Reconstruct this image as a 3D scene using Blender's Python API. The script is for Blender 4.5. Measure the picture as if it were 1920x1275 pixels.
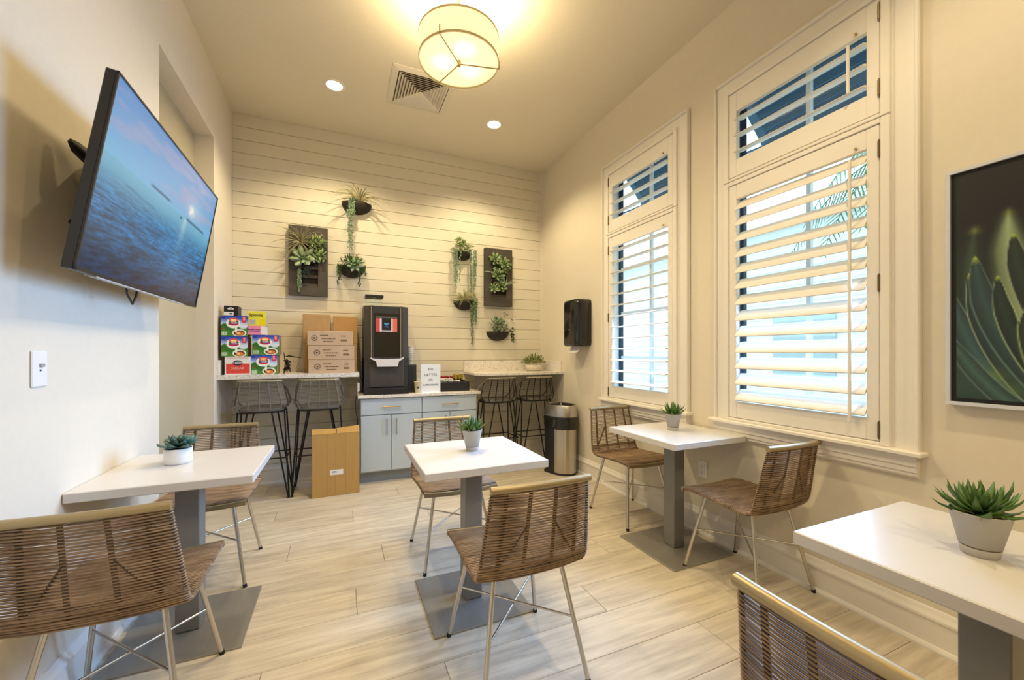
import bpy, math, random
import numpy as np
from mathutils import Vector, Matrix, Euler
random.seed(7); np.random.seed(7)
for o in list(bpy.data.objects): bpy.data.objects.remove(o)
SC = bpy.context.scene
COL = SC.collection
PI = math.pi
# ------------------------------------------------------------------ camera
YAW = math.atan(322/750)
cd = bpy.data.cameras.new('camera'); cam = bpy.data.objects.new('camera', cd); COL.objects.link(cam)
cd.sensor_width = 36; cd.lens = 750/1920*36; cd.shift_y = (661-637.5)/1920; cd.clip_start = .02
cam.location = (0, 0, 1.223); cam.rotation_euler = (PI/2, 0, -YAW)
SC.camera = cam
# ------------------------------------------------------------------ world, light, exposure
SC.view_settings.view_transform = 'Standard'; SC.view_settings.look = 'None'
SC.view_settings.exposure = 0.12; SC.view_settings.gamma = 1; SC.view_settings.use_curve_mapping = False
SC.cycles.use_denoising = True
SC.cycles.max_bounces = 8; SC.cycles.diffuse_bounces = 5; SC.cycles.sample_clamp_indirect = 6
SC.cycles.transparent_max_bounces = 12; SC.cycles.caustics_reflective = False; SC.cycles.caustics_refractive = False
W = bpy.data.worlds.new('sky'); SC.world = W; W.use_nodes = True
bg = W.node_tree.nodes['Background']; bg.inputs[0].default_value = (.74, .91, 1, 1); bg.inputs[1].default_value = 2.6
WARM = (1, .81, .49)
XL, XR, YB, ZC, YN = -.9, 2.25, 4.335, 3.405, -2.6
def area(name, loc, rot, size, power, color, spread=180, shape='RECTANGLE', sy=None):
    l = bpy.data.lights.new(name, 'AREA'); l.shape = shape; l.size = size
    if sy: l.size_y = sy
    l.energy = power; l.color = color; l.spread = math.radians(spread)
    o = bpy.data.objects.new(name, l); COL.objects.link(o); o.location = loc; o.rotation_euler = rot; return o
def spot(name, loc, power, color, cone=120, blend=.6, r=.05, rot=(0,0,0)):
    l = bpy.data.lights.new(name, 'SPOT'); l.energy = power; l.color = color; l.spot_size = math.radians(cone)
    l.spot_blend = blend; l.shadow_soft_size = r
    o = bpy.data.objects.new(name, l); COL.objects.link(o); o.location = loc; o.rotation_euler = rot; return o
DAY = (.26, .52, 1)
for yc in (1.375, 2.588):     # daylight through each shuttered window
    area('daylight', (2.19, yc, 1.62), (0, math.radians(72), 0), 1.25, 24, DAY, 105, sy=.66)
CANS = [(-.044, 3.574), (1.352, 3.585), (-.044, .55), (1.352, .55), (-.044, -1.5), (1.352, -1.5)]  # first pair in view; the other four are unseen lamps added for fill

# ------------------------------------------------------------------ helpers
MATS = {}
def srgb(c):
    return tuple(x/12.92 if x <= .04045 else ((x+.055)/1.055)**2.4 for x in c)
def mat(name, col, rough=.6, metal=0., noise=0., scale=8., stretch=(1,1,1), bump=0., spec=.4, rnd=0., coat=0., col2=None, emit=None, estr=1., alpha=None, trans=0., ramp=(.3,.72)):
    """procedural principled material: object-space noise for tone and relief; rnd varies per object"""
    if name in MATS: return MATS[name]
    m = bpy.data.materials.new(name); m.use_nodes = True; nt = m.node_tree; N = nt.nodes; L = nt.links
    b = N['Principled BSDF']; b.inputs['Roughness'].default_value = rough; b.inputs['Metallic'].default_value = metal
    b.inputs['Specular IOR Level'].default_value = spec; b.inputs['Coat Weight'].default_value = coat
    b.inputs['Transmission Weight'].default_value = trans
    c = tuple(col)+(1,); b.inputs['Base Color'].default_value = c
    if noise or bump or rnd or col2:
        tc = N.new('ShaderNodeTexCoord'); mp = N.new('ShaderNodeMapping'); mp.inputs['Scale'].default_value = stretch
        oi = N.new('ShaderNodeObjectInfo'); mu = N.new('ShaderNodeMath'); mu.operation = 'MULTIPLY'; mu.inputs[1].default_value = 37
        L.new(oi.outputs['Random'], mu.inputs[0]); L.new(mu.outputs[0], mp.inputs['Location'])
        L.new(tc.outputs['Object'], mp.inputs['Vector'])
        nz = N.new('ShaderNodeTexNoise'); nz.inputs['Scale'].default_value = scale; nz.inputs['Detail'].default_value = 6; nz.inputs['Roughness'].default_value = .6
        L.new(mp.outputs[0], nz.inputs['Vector'])
        rp = N.new('ShaderNodeValToRGB'); rp.color_ramp.elements[0].position = ramp[0]; rp.color_ramp.elements[1].position = ramp[1]
        k = 1-noise
        rp.color_ramp.elements[0].color = tuple(x*k for x in col)+(1,) if col2 is None else tuple(col2)+(1,)
        rp.color_ramp.elements[1].color = c
        L.new(nz.outputs['Fac'], rp.inputs[0]); out = rp.outputs[0]
        if rnd:
            hs = N.new('ShaderNodeHueSaturation'); mr = N.new('ShaderNodeMapRange'); mr.inputs[3].default_value = 1-rnd; mr.inputs[4].default_value = 1+rnd
            L.new(oi.outputs['Random'], mr.inputs[0]); L.new(mr.outputs[0], hs.inputs['Value']); L.new(out, hs.inputs['Color']); out = hs.outputs[0]
        L.new(out, b.inputs['Base Color'])
        if bump:
            bp = N.new('ShaderNodeBump'); bp.inputs['Strength'].default_value = bump; bp.inputs['Distance'].default_value = .004
            L.new(nz.outputs['Fac'], bp.inputs['Height']); L.new(bp.outputs[0], b.inputs['Normal'])
    if emit:
        b.inputs['Emission Color'].default_value = tuple(emit)+(1,); b.inputs['Emission Strength'].default_value = estr
    MATS[name] = m; return m
def mat_print(name, rough=.45, emit=0.):
    if name in MATS: return MATS[name]
    m = bpy.data.materials.new(name); m.use_nodes = True; nt = m.node_tree; b = nt.nodes['Principled BSDF']
    a = nt.nodes.new('ShaderNodeVertexColor'); a.layer_name = 'print'
    b.inputs['Roughness'].default_value = rough
    if emit:
        b.inputs['Base Color'].default_value = (.01,.01,.01,1)
        nt.links.new(a.outputs[0], b.inputs['Emission Color']); b.inputs['Emission Strength'].default_value = emit
    else: nt.links.new(a.outputs[0], b.inputs['Base Color'])
    MATS[name] = m; return m
def mat_glass(name):
    m = bpy.data.materials.new(name); m.use_nodes = True; nt = m.node_tree; N = nt.nodes
    N.remove(N['Principled BSDF']); t = N.new('ShaderNodeBsdfTransparent'); t.inputs[0].default_value = (.93,.98,.98,1)
    g = N.new('ShaderNodeBsdfGlossy'); g.inputs['Roughness'].default_value = .02; x = N.new('ShaderNodeMixShader'); x.inputs[0].default_value = .06
    nt.links.new(t.outputs[0], x.inputs[1]); nt.links.new(g.outputs[0], x.inputs[2]); nt.links.new(x.outputs[0], N['Material Output'].inputs[0])
    MATS[name] = m; return m

class MB:
    def __init__(s): s.v = []; s.f = []; s.sm = []
    def add(s, vs, fs, smooth=False, M=None):
        k = len(s.v)
        for p in vs:
            p = Vector(p); s.v.append(tuple(M @ p if M else p))
        for f in fs: s.f.append(tuple(i+k for i in f)); s.sm.append(smooth)
        return s
    def box(s, lo, hi, M=None, b=0):
        x0,y0,z0 = lo; x1,y1,z1 = hi
        if b <= 0:
            return s.add([(x0,y0,z0),(x1,y0,z0),(x1,y1,z0),(x0,y1,z0),(x0,y0,z1),(x1,y0,z1),(x1,y1,z1),(x0,y1,z1)],
                  [(0,3,2,1),(4,5,6,7),(0,1,5,4),(1,2,6,5),(2,3,7,6),(3,0,4,7)], M=M)
        vs = []; idx = {}
        for ix,X in enumerate((x0,x1)):
            for iy,Y in enumerate((y0,y1)):
                for iz,Z in enumerate((z0,z1)):
                    sx,sy,sz = (1,-1)[ix],(1,-1)[iy],(1,-1)[iz]
                    for a,p in enumerate(((X,Y+sy*b,Z+sz*b),(X+sx*b,Y,Z+sz*b),(X+sx*b,Y+sy*b,Z))):
                        idx[(ix,iy,iz,a)] = len(vs); vs.append(p)
        fs = []
        g = lambda *k: idx[k]
        for i in (0,1):
            fs.append([g(i,0,0,0),g(i,1,0,0),g(i,1,1,0),g(i,0,1,0)])
            fs.append([g(0,i,0,1),g(1,i,0,1),g(1,i,1,1),g(0,i,1,1)])
            fs.append([g(0,0,i,2),g(1,0,i,2),g(1,1,i,2),g(0,1,i,2)])
            for j in (0,1):
                fs.append([g(0,i,j,1),g(1,i,j,1),g(1,i,j,2),g(0,i,j,2)])
                fs.append([g(i,0,j,0),g(i,1,j,0),g(i,1,j,2),g(i,0,j,2)])
                fs.append([g(i,j,0,0),g(i,j,1,0),g(i,j,1,1),g(i,j,0,1)])
                for k in (0,1): fs.append([g(i,j,k,0),g(i,j,k,1),g(i,j,k,2)])
        c = Vector(((x0+x1)/2,(y0+y1)/2,(z0+z1)/2)); out = []
        for f in fs:
            P = [Vector(vs[i]) for i in f]; n = (P[1]-P[0]).cross(P[2]-P[0])
            out.append(tuple(f) if n.dot(sum(P,Vector())/len(P)-c) > 0 else tuple(reversed(f)))
        return s.add(vs, out, M=M)
    def tube(s, path, r, n=8, closed=False, caps=True, flat=None, smooth=True):
        """r: number or list; flat=(a,b) scales the two section axes"""
        P = [Vector(p) for p in path]; m = len(P); R = r if isinstance(r,(list,tuple)) else [r]*m
        fa,fb = flat or (1,1)
        prev = None; vs = []
        for i,p in enumerate(P):
            if closed: t = P[(i+1)%m]-P[i-1]
            else: t = P[min(i+1,m-1)]-P[max(i-1,0)]
            if t.length < 1e-9: t = Vector((0,0,1))
            t.normalize()
            if prev is None:
                a = Vector((0,0,1)) if abs(t.z) < .9 else Vector((1,0,0))
            else: a = prev
            u = a - t*a.dot(t)
            if u.length < 1e-6: u = t.orthogonal()
            u.normalize(); prev = u; w = t.cross(u)
            for k in range(n):
                an = 2*PI*(k+.5)/n; vs.append(p + u*math.cos(an)*R[i]*fa + w*math.sin(an)*R[i]*fb)
        fs = []
        for i in range(m if closed else m-1):
            j = (i+1) % m
            for k in range(n):
                q = (k+1) % n; fs.append((i*n+k, i*n+q, j*n+q, j*n+k))
        s.add(vs, fs, smooth)
        if caps and not closed:
            s.add(vs[:n], [tuple(reversed(range(n)))]); s.add(vs[-n:], [tuple(range(n))])
        return s
    def lathe(s, prof, n=24, M=None, smooth=True, a0=0, a1=2*PI, cap=True):
        full = abs(a1-a0-2*PI) < 1e-6; cols = n if full else n+1; vs = []
        for (r,z) in prof:
            for k in range(cols):
                a = a0+(a1-a0)*k/n; vs.append((r*math.cos(a), r*math.sin(a), z))
        fs = []
        for i in range(len(prof)-1):
            for k in range(n):
                q = (k+1) % cols; fs.append((i*cols+k, i*cols+q, (i+1)*cols+q, (i+1)*cols+k))
        s.add(vs, fs, smooth, M)
        if cap and full:
            if prof[0][0] > 1e-5: s.add(vs[:cols], [tuple(reversed(range(cols)))], False, M)
            if prof[-1][0] > 1e-5: s.add(vs[-cols:], [tuple(range(cols))], False, M)
        return s
    def prism(s, poly, h0, h1, M=None, axis='z', smooth=False):
        """extrude a CCW polygon along an axis"""
        def pt(a,b,h): return {'z':(a,b,h),'y':(a,h,b),'x':(h,a,b)}[axis]
        n = len(poly); vs = [pt(a,b,h0) for a,b in poly]+[pt(a,b,h1) for a,b in poly]
        fs = [(i,(i+1)%n,n+(i+1)%n,n+i) for i in range(n)]
        caps = [tuple(reversed(range(n))), tuple(range(n,2*n))]
        if axis == 'y': fs = [tuple(reversed(f)) for f in fs]; caps = [tuple(reversed(f)) for f in caps]
        s.add(vs, fs, smooth, M)
        return s.add(vs, caps, False, M)
    def leaf(s, path, w, th=.25, side=None, M=None):
        """fleshy leaf: diamond section along path; w list of half widths"""
        P = [Vector(p) for p in path]; m = len(P); vs = []; sd = Vector(side) if side else None
        for i,p in enumerate(P):
            t = (P[min(i+1,m-1)]-P[max(i-1,0)]).normalized()
            a = sd if sd else t.cross(Vector((0,0,1)))
            if a.length < 1e-5: a = Vector((1,0,0))
            a = (a - t*a.dot(t)).normalized(); nrm = a.cross(t)
            vs += [p-a*w[i], p-nrm*w[i]*th*1.3, p+a*w[i], p+nrm*w[i]*th*.3]
        fs = []
        for i in range(m-1):
            for k in range(4):
                q = (k+1)%4; fs.append((i*4+k,i*4+q,(i+1)*4+q,(i+1)*4+k))
        fs += [(3,2,1,0), tuple(range((m-1)*4, m*4))]
        return s.add(vs, fs, True, M)
    def mesh(s, name, m):
        me = bpy.data.meshes.new(name); me.from_pydata(s.v, [], s.f); me.materials.append(m)
        me.polygons.foreach_set('use_smooth', s.sm); me.update(); return me
    def build(s, name, m, parent=None, loc=(0,0,0), rot=(0,0,0), kind=None, label=None):
        return link(name, s.mesh(name, m), parent, loc, rot, kind, label)
def link(name, me, parent=None, loc=(0,0,0), rot=(0,0,0), kind=None, label=None):
    o = bpy.data.objects.new(name, me); COL.objects.link(o); o.parent = parent; o.location = loc; o.rotation_euler = rot
    if kind: o['kind'] = kind
    if label: o['label'] = label
    return o
def tag(o, label, cat, group=None):
    o['label'] = label; o['category'] = cat
    if group: o['group'] = group
    return o
def thing(name, label, cat, loc=(0,0,0), rz=0, group=None):
    o = bpy.data.objects.new(name, None); COL.objects.link(o); o.location = loc; o.rotation_euler = (0,0,rz); o.empty_display_size = .1
    return tag(o, label, cat, group)
def struct(name, mb, m, parent=None):
    o = mb.build(name, m, parent); 
    if parent is None: o['kind'] = 'structure'
    return o
def sroot(name):
    o = bpy.data.objects.new(name, None); COL.objects.link(o); o['kind'] = 'structure'; return o
def dup(root, loc, rz, label, group=None):
    r = root.copy(); COL.objects.link(r); r.location = loc; r.rotation_euler = (0,0,rz); r['label'] = label
    if group: r['group'] = group
    for ch in list(root.children):
        c = ch.copy(); COL.objects.link(c); c.parent = r
        for g in list(ch.children):
            d = g.copy(); COL.objects.link(d); d.parent = c
    return r
def text(name, s, size, m, parent, loc, rot=(PI/2,0,0), sx=1., bold=0., spacing=1.):
    cu = bpy.data.curves.new(name, 'FONT'); cu.body = s; cu.size = size; cu.align_x = 'CENTER'; cu.align_y = 'CENTER'
    cu.offset = bold; cu.space_character = spacing; cu.extrude = .0003; cu.resolution_u = 3
    t = bpy.data.objects.new('tmp_text', cu); COL.objects.link(t)
    me = bpy.data.meshes.new_from_object(t.evaluated_get(bpy.context.evaluated_depsgraph_get()))
    bpy.data.objects.remove(t); me.name = name; me.materials.clear(); me.materials.append(m)
    o = link(name, me, parent, loc, rot); o.scale = (sx, 1, 1); return o
def printed(name, w, h, nx, ny, fn, m, parent, M=None, loc=(0,0,0), rot=(0,0,0)):
    """a flat print: grid in local x (width) / z (height), colours per vertex from fn(u, v) with v=0 at the top"""
    U, V = np.meshgrid(np.linspace(0,1,nx), np.linspace(0,1,ny))
    rgb = np.clip(fn(U, V), 0, 1); lin = np.where(rgb <= .04045, rgb/12.92, ((rgb+.055)/1.055)**2.4)
    vs = np.stack([(U-.5)*w, 0*U, (.5-V)*h], -1).reshape(-1,3)
    fs = [(j*nx+i, (j+1)*nx+i, (j+1)*nx+i+1, j*nx+i+1) for j in range(ny-1) for i in range(nx-1)]
    me = bpy.data.meshes.new(name); me.from_pydata(vs.tolist(), [], fs); me.materials.append(m)
    ca = me.color_attributes.new('print', 'FLOAT_COLOR', 'POINT')
    ca.data.foreach_set('color', np.concatenate([lin.reshape(-1,3), np.ones((nx*ny,1))], 1).astype(np.float32).ravel())
    return link(name, me, parent, loc, rot)
def vnoise(x, y, seed=0):
    r = np.random.RandomState(seed); T = r.rand(64,64)
    xi = np.floor(x).astype(int); yi = np.floor(y).astype(int); fx = x-xi; fy = y-yi
    fx = fx*fx*(3-2*fx); fy = fy*fy*(3-2*fy); g = lambda a,b: T[a%64, b%64]
    return (g(xi,yi)*(1-fx)+g(xi+1,yi)*fx)*(1-fy)+(g(xi,yi+1)*(1-fx)+g(xi+1,yi+1)*fx)*fy
def sstep(a,b,x): t = np.clip((x-a)/(b-a),0,1); return t*t*(3-2*t)
def mixc(c, k, col): return c*(1-k[...,None]) + np.array(col)*k[...,None]

# ------------------------------------------------------------------ materials
wallpaint = mat('wall_paint', (.72,.655,.535), .85, noise=.03, scale=30, bump=.05, spec=.2)
ceilpaint = mat('ceiling_paint', (.75,.69,.56), .9, noise=.03, scale=40, bump=.05, spec=.15)
trimpaint = mat('trim_paint', (.80,.755,.68), .45, noise=.02, scale=20, spec=.4)
shipm = mat('shiplap_paint', (.71,.665,.55), .6, noise=.03, scale=6, stretch=(.3,1,4), rnd=.025, spec=.3)
plankm = mat('floor_plank', (.66,.585,.465), .42, noise=.0, col2=(.38,.325,.255), scale=6.5, stretch=(.42,4.5,1), bump=.14, rnd=.06, ramp=(.22,.62), spec=.4)
darkgap = mat('joint_shadow', (.16,.12,.08), .9)
white = mat('white_quartz', (.66,.635,.61), .28, noise=.02, scale=40, spec=.5)
greymetal = mat('grey_powdercoat', (.25,.245,.23), .42, metal=.35, noise=.06, scale=30)
basemetal = mat('brushed_base_plate', (.36,.34,.30), .38, metal=.55, noise=.08, scale=10, stretch=(8,1,1))
steel = mat('brushed_steel', (.62,.59,.53), .27, metal=1, noise=.08, scale=20, stretch=(1,1,.2))
cansteel = mat('can_steel', (.60,.56,.49), .3, metal=1, noise=.10, scale=14, stretch=(6,6,.05))
brass = mat('brass', (.52,.38,.18), .3, metal=1, noise=.05, scale=20)
bronze = mat('olive_bronze', (.42,.33,.18), .38, metal=.55, noise=.12, scale=9, stretch=(.6,3,3))
blackm = mat('black_steel', (.012,.011,.011), .45, metal=.2, noise=.1, scale=20)
blackp = mat('black_plastic', (.018,.018,.02), .3, noise=.1, scale=20, spec=.5)
rubber = mat('black_rubber', (.015,.015,.015), .8, noise=.1)
wicker = mat('rattan_cord', (.40,.27,.16), .5, noise=0, col2=(.14,.085,.045), scale=16, stretch=(.5,2,2), bump=.3)
wickerdark = mat('frame_bar', (.075,.05,.03), .5, noise=.15, scale=20)
stoolw = mat('grey_rattan', (.30,.275,.235), .6, noise=0, col2=(.17,.15,.125), scale=20, stretch=(.5,2,2), bump=.2)
cabm = mat('cabinet_blue_grey', (.52,.60,.66), .45, noise=.02, scale=10)
granite = mat('speckled_granite', (.80,.76,.70), .3, noise=0, col2=(.52,.46,.40), scale=80, ramp=(.36,.50), spec=.5)
card = mat('cardboard', (.46,.29,.125), .85, noise=.12, scale=6, stretch=(6,1,1), bump=.1)
cardp = mat('pale_cardboard', (.55,.40,.27), .85, noise=.10, scale=6, stretch=(6,1,1), bump=.1)
tape = mat('clear_tape', (.50,.33,.15), .25, noise=.05)
inkm = mat('brown_ink', (.09,.055,.035), .8, noise=.1)
paper = mat('white_paper', (.82,.82,.80), .7, noise=.02)
glass = mat_glass('window_glass')
planter = mat('dark_planter', (.03,.023,.018), .7, noise=.25, scale=25, bump=.2)
slate = mat('slate_frame', (.085,.072,.058), .6, noise=.45, scale=5, stretch=(1,1,2), bump=.2)
soil = mat('potting_soil', (.035,.022,.014), .95, noise=.4, scale=60, bump=.5)
leafA = mat('aloe_green', (.15,.28,.05), .42, noise=0, col2=(.035,.10,.02), scale=16, spec=.5, rnd=.22)
leafB = mat('blue_green_rosette', (.13,.22,.16), .5, noise=0, col2=(.05,.11,.09), scale=14, rnd=.25)
leafC = mat('pearl_green', (.38,.49,.33), .55, noise=0, col2=(.14,.24,.14), scale=40)
leafD = mat('airplant_olive', (.42,.39,.22), .6, noise=0, col2=(.17,.15,.065), scale=22)
leafE = mat('ivy_dark_green', (.10,.18,.06), .5, noise=0, col2=(.025,.055,.02), scale=25)
leafF = mat('bright_succulent', (.40,.50,.20), .5, noise=0, col2=(.13,.22,.07), scale=25, rnd=.1)
leafG = mat('purple_brown_leaf', (.05,.022,.014), .5, noise=.3, scale=25)
potgrey = mat('grey_pot', (.44,.42,.39), .55, noise=.04, scale=20)
potwhite = mat('white_pot', (.80,.79,.77), .5, noise=.03, scale=20)

# ------------------------------------------------------------------ setting: floor, walls, ceiling
fl = struct('floor', MB().box((XL-1.3,YN-.2,-.12),(XR+.2,YB+.2,-.006)), darkgap)
PW, PL = .2225, 1.437
off = {0:.24, 1:-.48, 2:.073, 3:.62, 4:-.277, 5:.378, 6:.053, 7:.8}
pk = {}
row = 0
y = 2.671 + 8*PW
while y > -.4:
    x = off[row % 8 if row < 8 else row % 8] if False else None
    k = round((2.671-y)/PW)            # row number counted from the one ending at 2.671
    x0 = {0:.24, 2:.073, 4:-.277, 5:.378, 6:.053}.get(k, .24+.53*k) 
    while x0 > XL-.13: x0 -= PL
    while x0 < XR:
        a, b = max(x0, XL-.125), min(x0+PL, XR)
        if b-a > .02:
            wd = PW if y <= YB else PW-(y-YB); key = (round(b-a, 3), wd)
            if key not in pk: pk[key] = MB().box((.0009,-wd+.0009,-.012),(key[0]-.0009,-.0009,0), b=.0012).mesh('plank', plankm)
            link('plank', pk[key], fl, (a, min(y, YB), 0))
        x0 += PL
    y -= PW; row += 1
struct('ceiling', MB().box((XL-.2,YN-.2,ZC),(XR+.2,YB+.2,ZC+.1)), ceilpaint)
# wall_left with the door niche (Y 2.739..3.76, top 2.892)
NY0, NY1, NZ, NX = 2.739, 3.76, 2.892, -1.012
struct('wall_left', MB().box((XL-.2,YN-.2,0),(XL,NY0,ZC)).box((XL-.2,NY1,0),(XL,YB,ZC)).box((XL-.2,NY0,NZ),(XL,NY1,ZC)), wallpaint)
d = sroot('door_1')
MB().box((NX-.05,2.985,.006),(NX-.012,NY1,NZ),b=.002).build('door_slab', mat('door_olive_beige',(.47,.41,.27),.6,noise=.04), d)
MB().box((NX-.05,NY0,.006),(NX,2.975,NZ),b=.004).build('door_casing', wallpaint, d)
MB().box((NX-.09,NY0,.006),(NX-.052,NY1,NZ)).build('backing', darkgap, d)
struct('wall_near', MB().box((XL-.2,YN-.2,0),(XR+.2,YN,ZC)), wallpaint)
wb = struct('wall_back', MB().box((XL-.2,YB+.012,0),(XR+.2,YB+.2,ZC)), darkgap)
z = 3.2895; first = True
bm_ = MB().box((XL,YB-.003,0),(XR-.018,YB+.0125,.1168), b=.0025).mesh('shiplap_board', shipm)
MB().box((XL,YB-.003,3.2895),(XR-.018,YB+.0125,ZC), b=.0025).build('shiplap_board', shipm, wb)
while z > .02:
    z -= .1196
    link('shiplap_board', bm_, wb, (0,0,max(z,-.05)))
MB().box((XR-.018,YB-.006,0),(XR,YB+.0125,ZC)).build('corner_trim', trimpaint, wb)
# right wall with two window holes
WIN = {'window_1':1.213, 'window_2':0.}
HZ0, HZ1 = .80, 2.86
mb = MB(); ys = [YN-.2, .95, 1.80, .95+1.213, 1.80+1.213, YB+.2]
for a,b in ((ys[0],ys[1]),(ys[2],ys[3]),(ys[4],ys[5])): mb.box((XR,a,0),(XR+.16,b,ZC))
for a,b in ((ys[1],ys[2]),(ys[3],ys[4])): mb.box((XR,a,0),(XR+.16,b,HZ0)).box((XR,a,HZ1),(XR+.16,b,ZC))
struct('wall_right', mb, wallpaint)
def baseboard(name, axis, a, b, wallc, sgn):
    # profile: (distance from wall, height)
    prof = [(0,0),(.028,0),(.028,.010),(.022,.022),(.016,.024),(.016,.120),(.021,.124),(.021,.134),(.012,.150),(.006,.166),(0,.168)]
    pts = [(wallc+sgn*p, h) for p,h in prof]
    m = MB(); n = len(pts)
    f = (lambda c,h,t:(c,t,h)) if axis == 'y' else (lambda c,h,t:(t,c,h))
    vs = [f(c,h,a) for c,h in pts]+[f(c,h,b) for c,h in pts]
    m.add(vs, [(i,(i+1)%n,n+(i+1)%n,n+i) for i in range(n)]+[tuple(range(n)), tuple(range(n,2*n))])
    return struct(name, m, trimpaint)
baseboard('baseboard_right','y',YN,YB-.01,XR,-1)
baseboard('baseboard_left','y',YN,NY0,XL,1)
baseboard('baseboard_back','x',XL,XR,YB-.003,-1)

# ------------------------------------------------------------------ windows with plantation shutters (local y from the near casing edge)
def louver_mesh(L, w, name):
    m = MB(); n = 12; poly = []
    for k in range(n):
        a = 2*PI*k/n; c = math.cos(a)
        poly.append((w/2*math.copysign(abs(c)**.8, c), .0058*math.sin(a)))
    m.prism(poly, -L/2, L/2, axis='y', smooth=True); return m.mesh(name, trimpaint)
LV = louver_mesh(.656, .090, 'louver')
hingem = MB().tube([(0,0,-.034),(0,0,.034)], .005, 8).tube([(0,0,-.04),(0,0,-.034)], .0035, 6).tube([(0,0,.034),(0,0,.04)], .0035, 6).mesh('hinge', mat('hinge_bronze',(.20,.14,.075),.4,metal=.7,noise=.1))
def window(name, dy, tilt_lo, tilt_hi, hinge_y, rod):
    w = sroot(name)
    Y = lambda v: v+dy
    F = lambda nm, m, mt=trimpaint, p=None: m.build(nm, mt, p or w)
    X0 = XR
    # casing: flat board with a raised back band, three sides
    m = MB()
    m.box((X0-.018,Y(.878),.80),(X0,Y(.962),2.845)).box((X0-.018,Y(1.782),.80),(X0,Y(1.846),2.845)).box((X0-.018,Y(.878),2.845),(X0,Y(1.846),2.912))
    F('casing', m); F('frame_backing', MB().box((X0-.022,Y(.95),.802),(X0+.0,Y(1.0),2.85)).box((X0-.022,Y(1.75),.802),(X0+.0,Y(1.792),2.85)).box((X0-.022,Y(1.0),2.24),(X0,Y(1.75),2.31)).box((X0-.022,Y(1.0),2.80),(X0,Y(1.75),2.85)).box((X0-.022,Y(1.0),.802),(X0,Y(1.75),.83)))
    m = MB().box((X0-.034,Y(.863),.80),(X0,Y(.880),2.927),b=.004).box((X0-.034,Y(1.845),.80),(X0,Y(1.862),2.927),b=.004).box((X0-.034,Y(.880),2.908),(X0,Y(1.845),2.927),b=.004)
    F('back_band', m)
    # shutter L-frame, two tiers
    for z0,z1 in ((.806,2.274),(2.278,2.843)):
        m = MB(); t = .036
        for lo,hi in (((X0-.036,Y(.958),z0),(X0+.02,Y(.958)+t,z1)),((X0-.036,Y(1.786)-t+.004,z0),(X0+.02,Y(1.79),z1)),
                      ((X0-.036,Y(.994),z1-.024),(X0+.02,Y(1.754),z1)),((X0-.036,Y(.994),z0),(X0+.02,Y(1.754),z0+.016))): m.box(lo,hi,b=.003)
        F('shutter_frame', m)
    # panels
    for nm,z0,z1,o0,o1,nl,tl in (('lower',.826,2.247,.926,2.158,13,tilt_lo),('upper',2.300,2.812,2.402,2.695,3,tilt_hi)):
        m = MB(); xa,xb = X0-.030, X0-.002
        m.box((xa,Y(.999),z0),(xb,Y(1.046),z1),b=.002).box((xa,Y(1.703),z0),(xb,Y(1.75),z1),b=.002)
        m.box((xa,Y(1.046),z0),(xb,Y(1.703),o0),b=.002).box((xa,Y(1.046),o1),(xb,Y(1.703),z1),b=.002)
        p = F('shutter_panel', m)
        pitch = .0963 if nl == 13 else .0977
        zc = (.9655+ .0) if nl == 13 else 2.450
        for i in range(nl):
            link('louver', LV, p, (X0-.016, Y(1.3745), zc+i*pitch), (0,tl,0))
        if rod:
            za,zb = (o0-.03, o1-.03) if nl == 13 else (o0+.03, o1-.035)
            xr = X0-.016-.045*math.cos(tl)-.008
            m = MB().box((xr-.006,Y(1.094),za),(xr+.006,Y(1.106),zb),b=.003); m.build('tilt_rod', trimpaint, p)
        for zz in ((z0+.11, z1-.06) if nl == 3 else (z0+.05, (z0+z1)/2, z1-.11)):
            link('hinge', hingem, p, (X0-.034, Y(hinge_y), zz))
        m = MB().tube([(X0-.03,Y(1.085),o1+.012),(X0-.038,Y(1.085),o1+.02),(X0-.044,Y(1.085),o1+.012)],.004,6)
        m.build('catch', brass, p)
    # stool and apron
    m = MB().box((X0-.062,Y(.845),.786),(X0+.10,Y(1.885),.806),b=.004); F('window_stool', m)
    prof = [(X0,.690),(X0-.012,.690),(X0-.022,.700),(X0-.022,.712),(X0-.028,.716),(X0-.028,.735),(X0-.034,.742),(X0-.034,.786),(X0,.786)]
    n = len(prof); vs = [(a,Y(.872),b) for a,b in prof]+[(a,Y(1.862),b) for a,b in prof]
    m = MB().add(vs, [(i,(i+1)%n,n+(i+1)%n,n+i) for i in range(n)]+[tuple(range(n)),tuple(range(n,2*n))]); F('apron', m)
    # reveal, sash, muntins, pane
    m = MB().box((X0+.02,Y(.95),.80),(X0+.16,Y(.97),2.86)).box((X0+.02,Y(1.78),.80),(X0+.16,Y(1.80),2.86)).box((X0+.02,Y(.97),.80),(X0+.16,Y(1.78),.815)).box((X0+.02,Y(.97),2.845),(X0+.16,Y(1.78),2.86))
    F('reveal', m, mat('reveal_white',(.82,.84,.84),.5,noise=.02))
    sash = mat('sash_navy', (.02,.03,.05), .4, noise=.1)
    m = MB(); xa,xb = X0+.105, X0+.135
    m.box((xa,Y(.97),.815),(xb,Y(.992),2.845)).box((xa,Y(1.755),.815),(xb,Y(1.78),2.845)).box((xa,Y(.992),.815),(xb,Y(1.755),.845)).box((xa,Y(.992),2.82),(xb,Y(1.755),2.845))
    F('sash', m, sash)
    mt = mat('muntin_white',(.72,.76,.78),.5,noise=.03)
    mv = MB().box((X0+.108,Y(1.363),.845),(X0+.132,Y(1.387),2.82)).build('muntin', mt, w)
    for zz in (1.18,1.58,1.98,2.36):
        MB().box((X0+.110,Y(.992),zz-.011),(X0+.130,Y(1.755),zz+.011)).build('muntin', mt, w)
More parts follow.
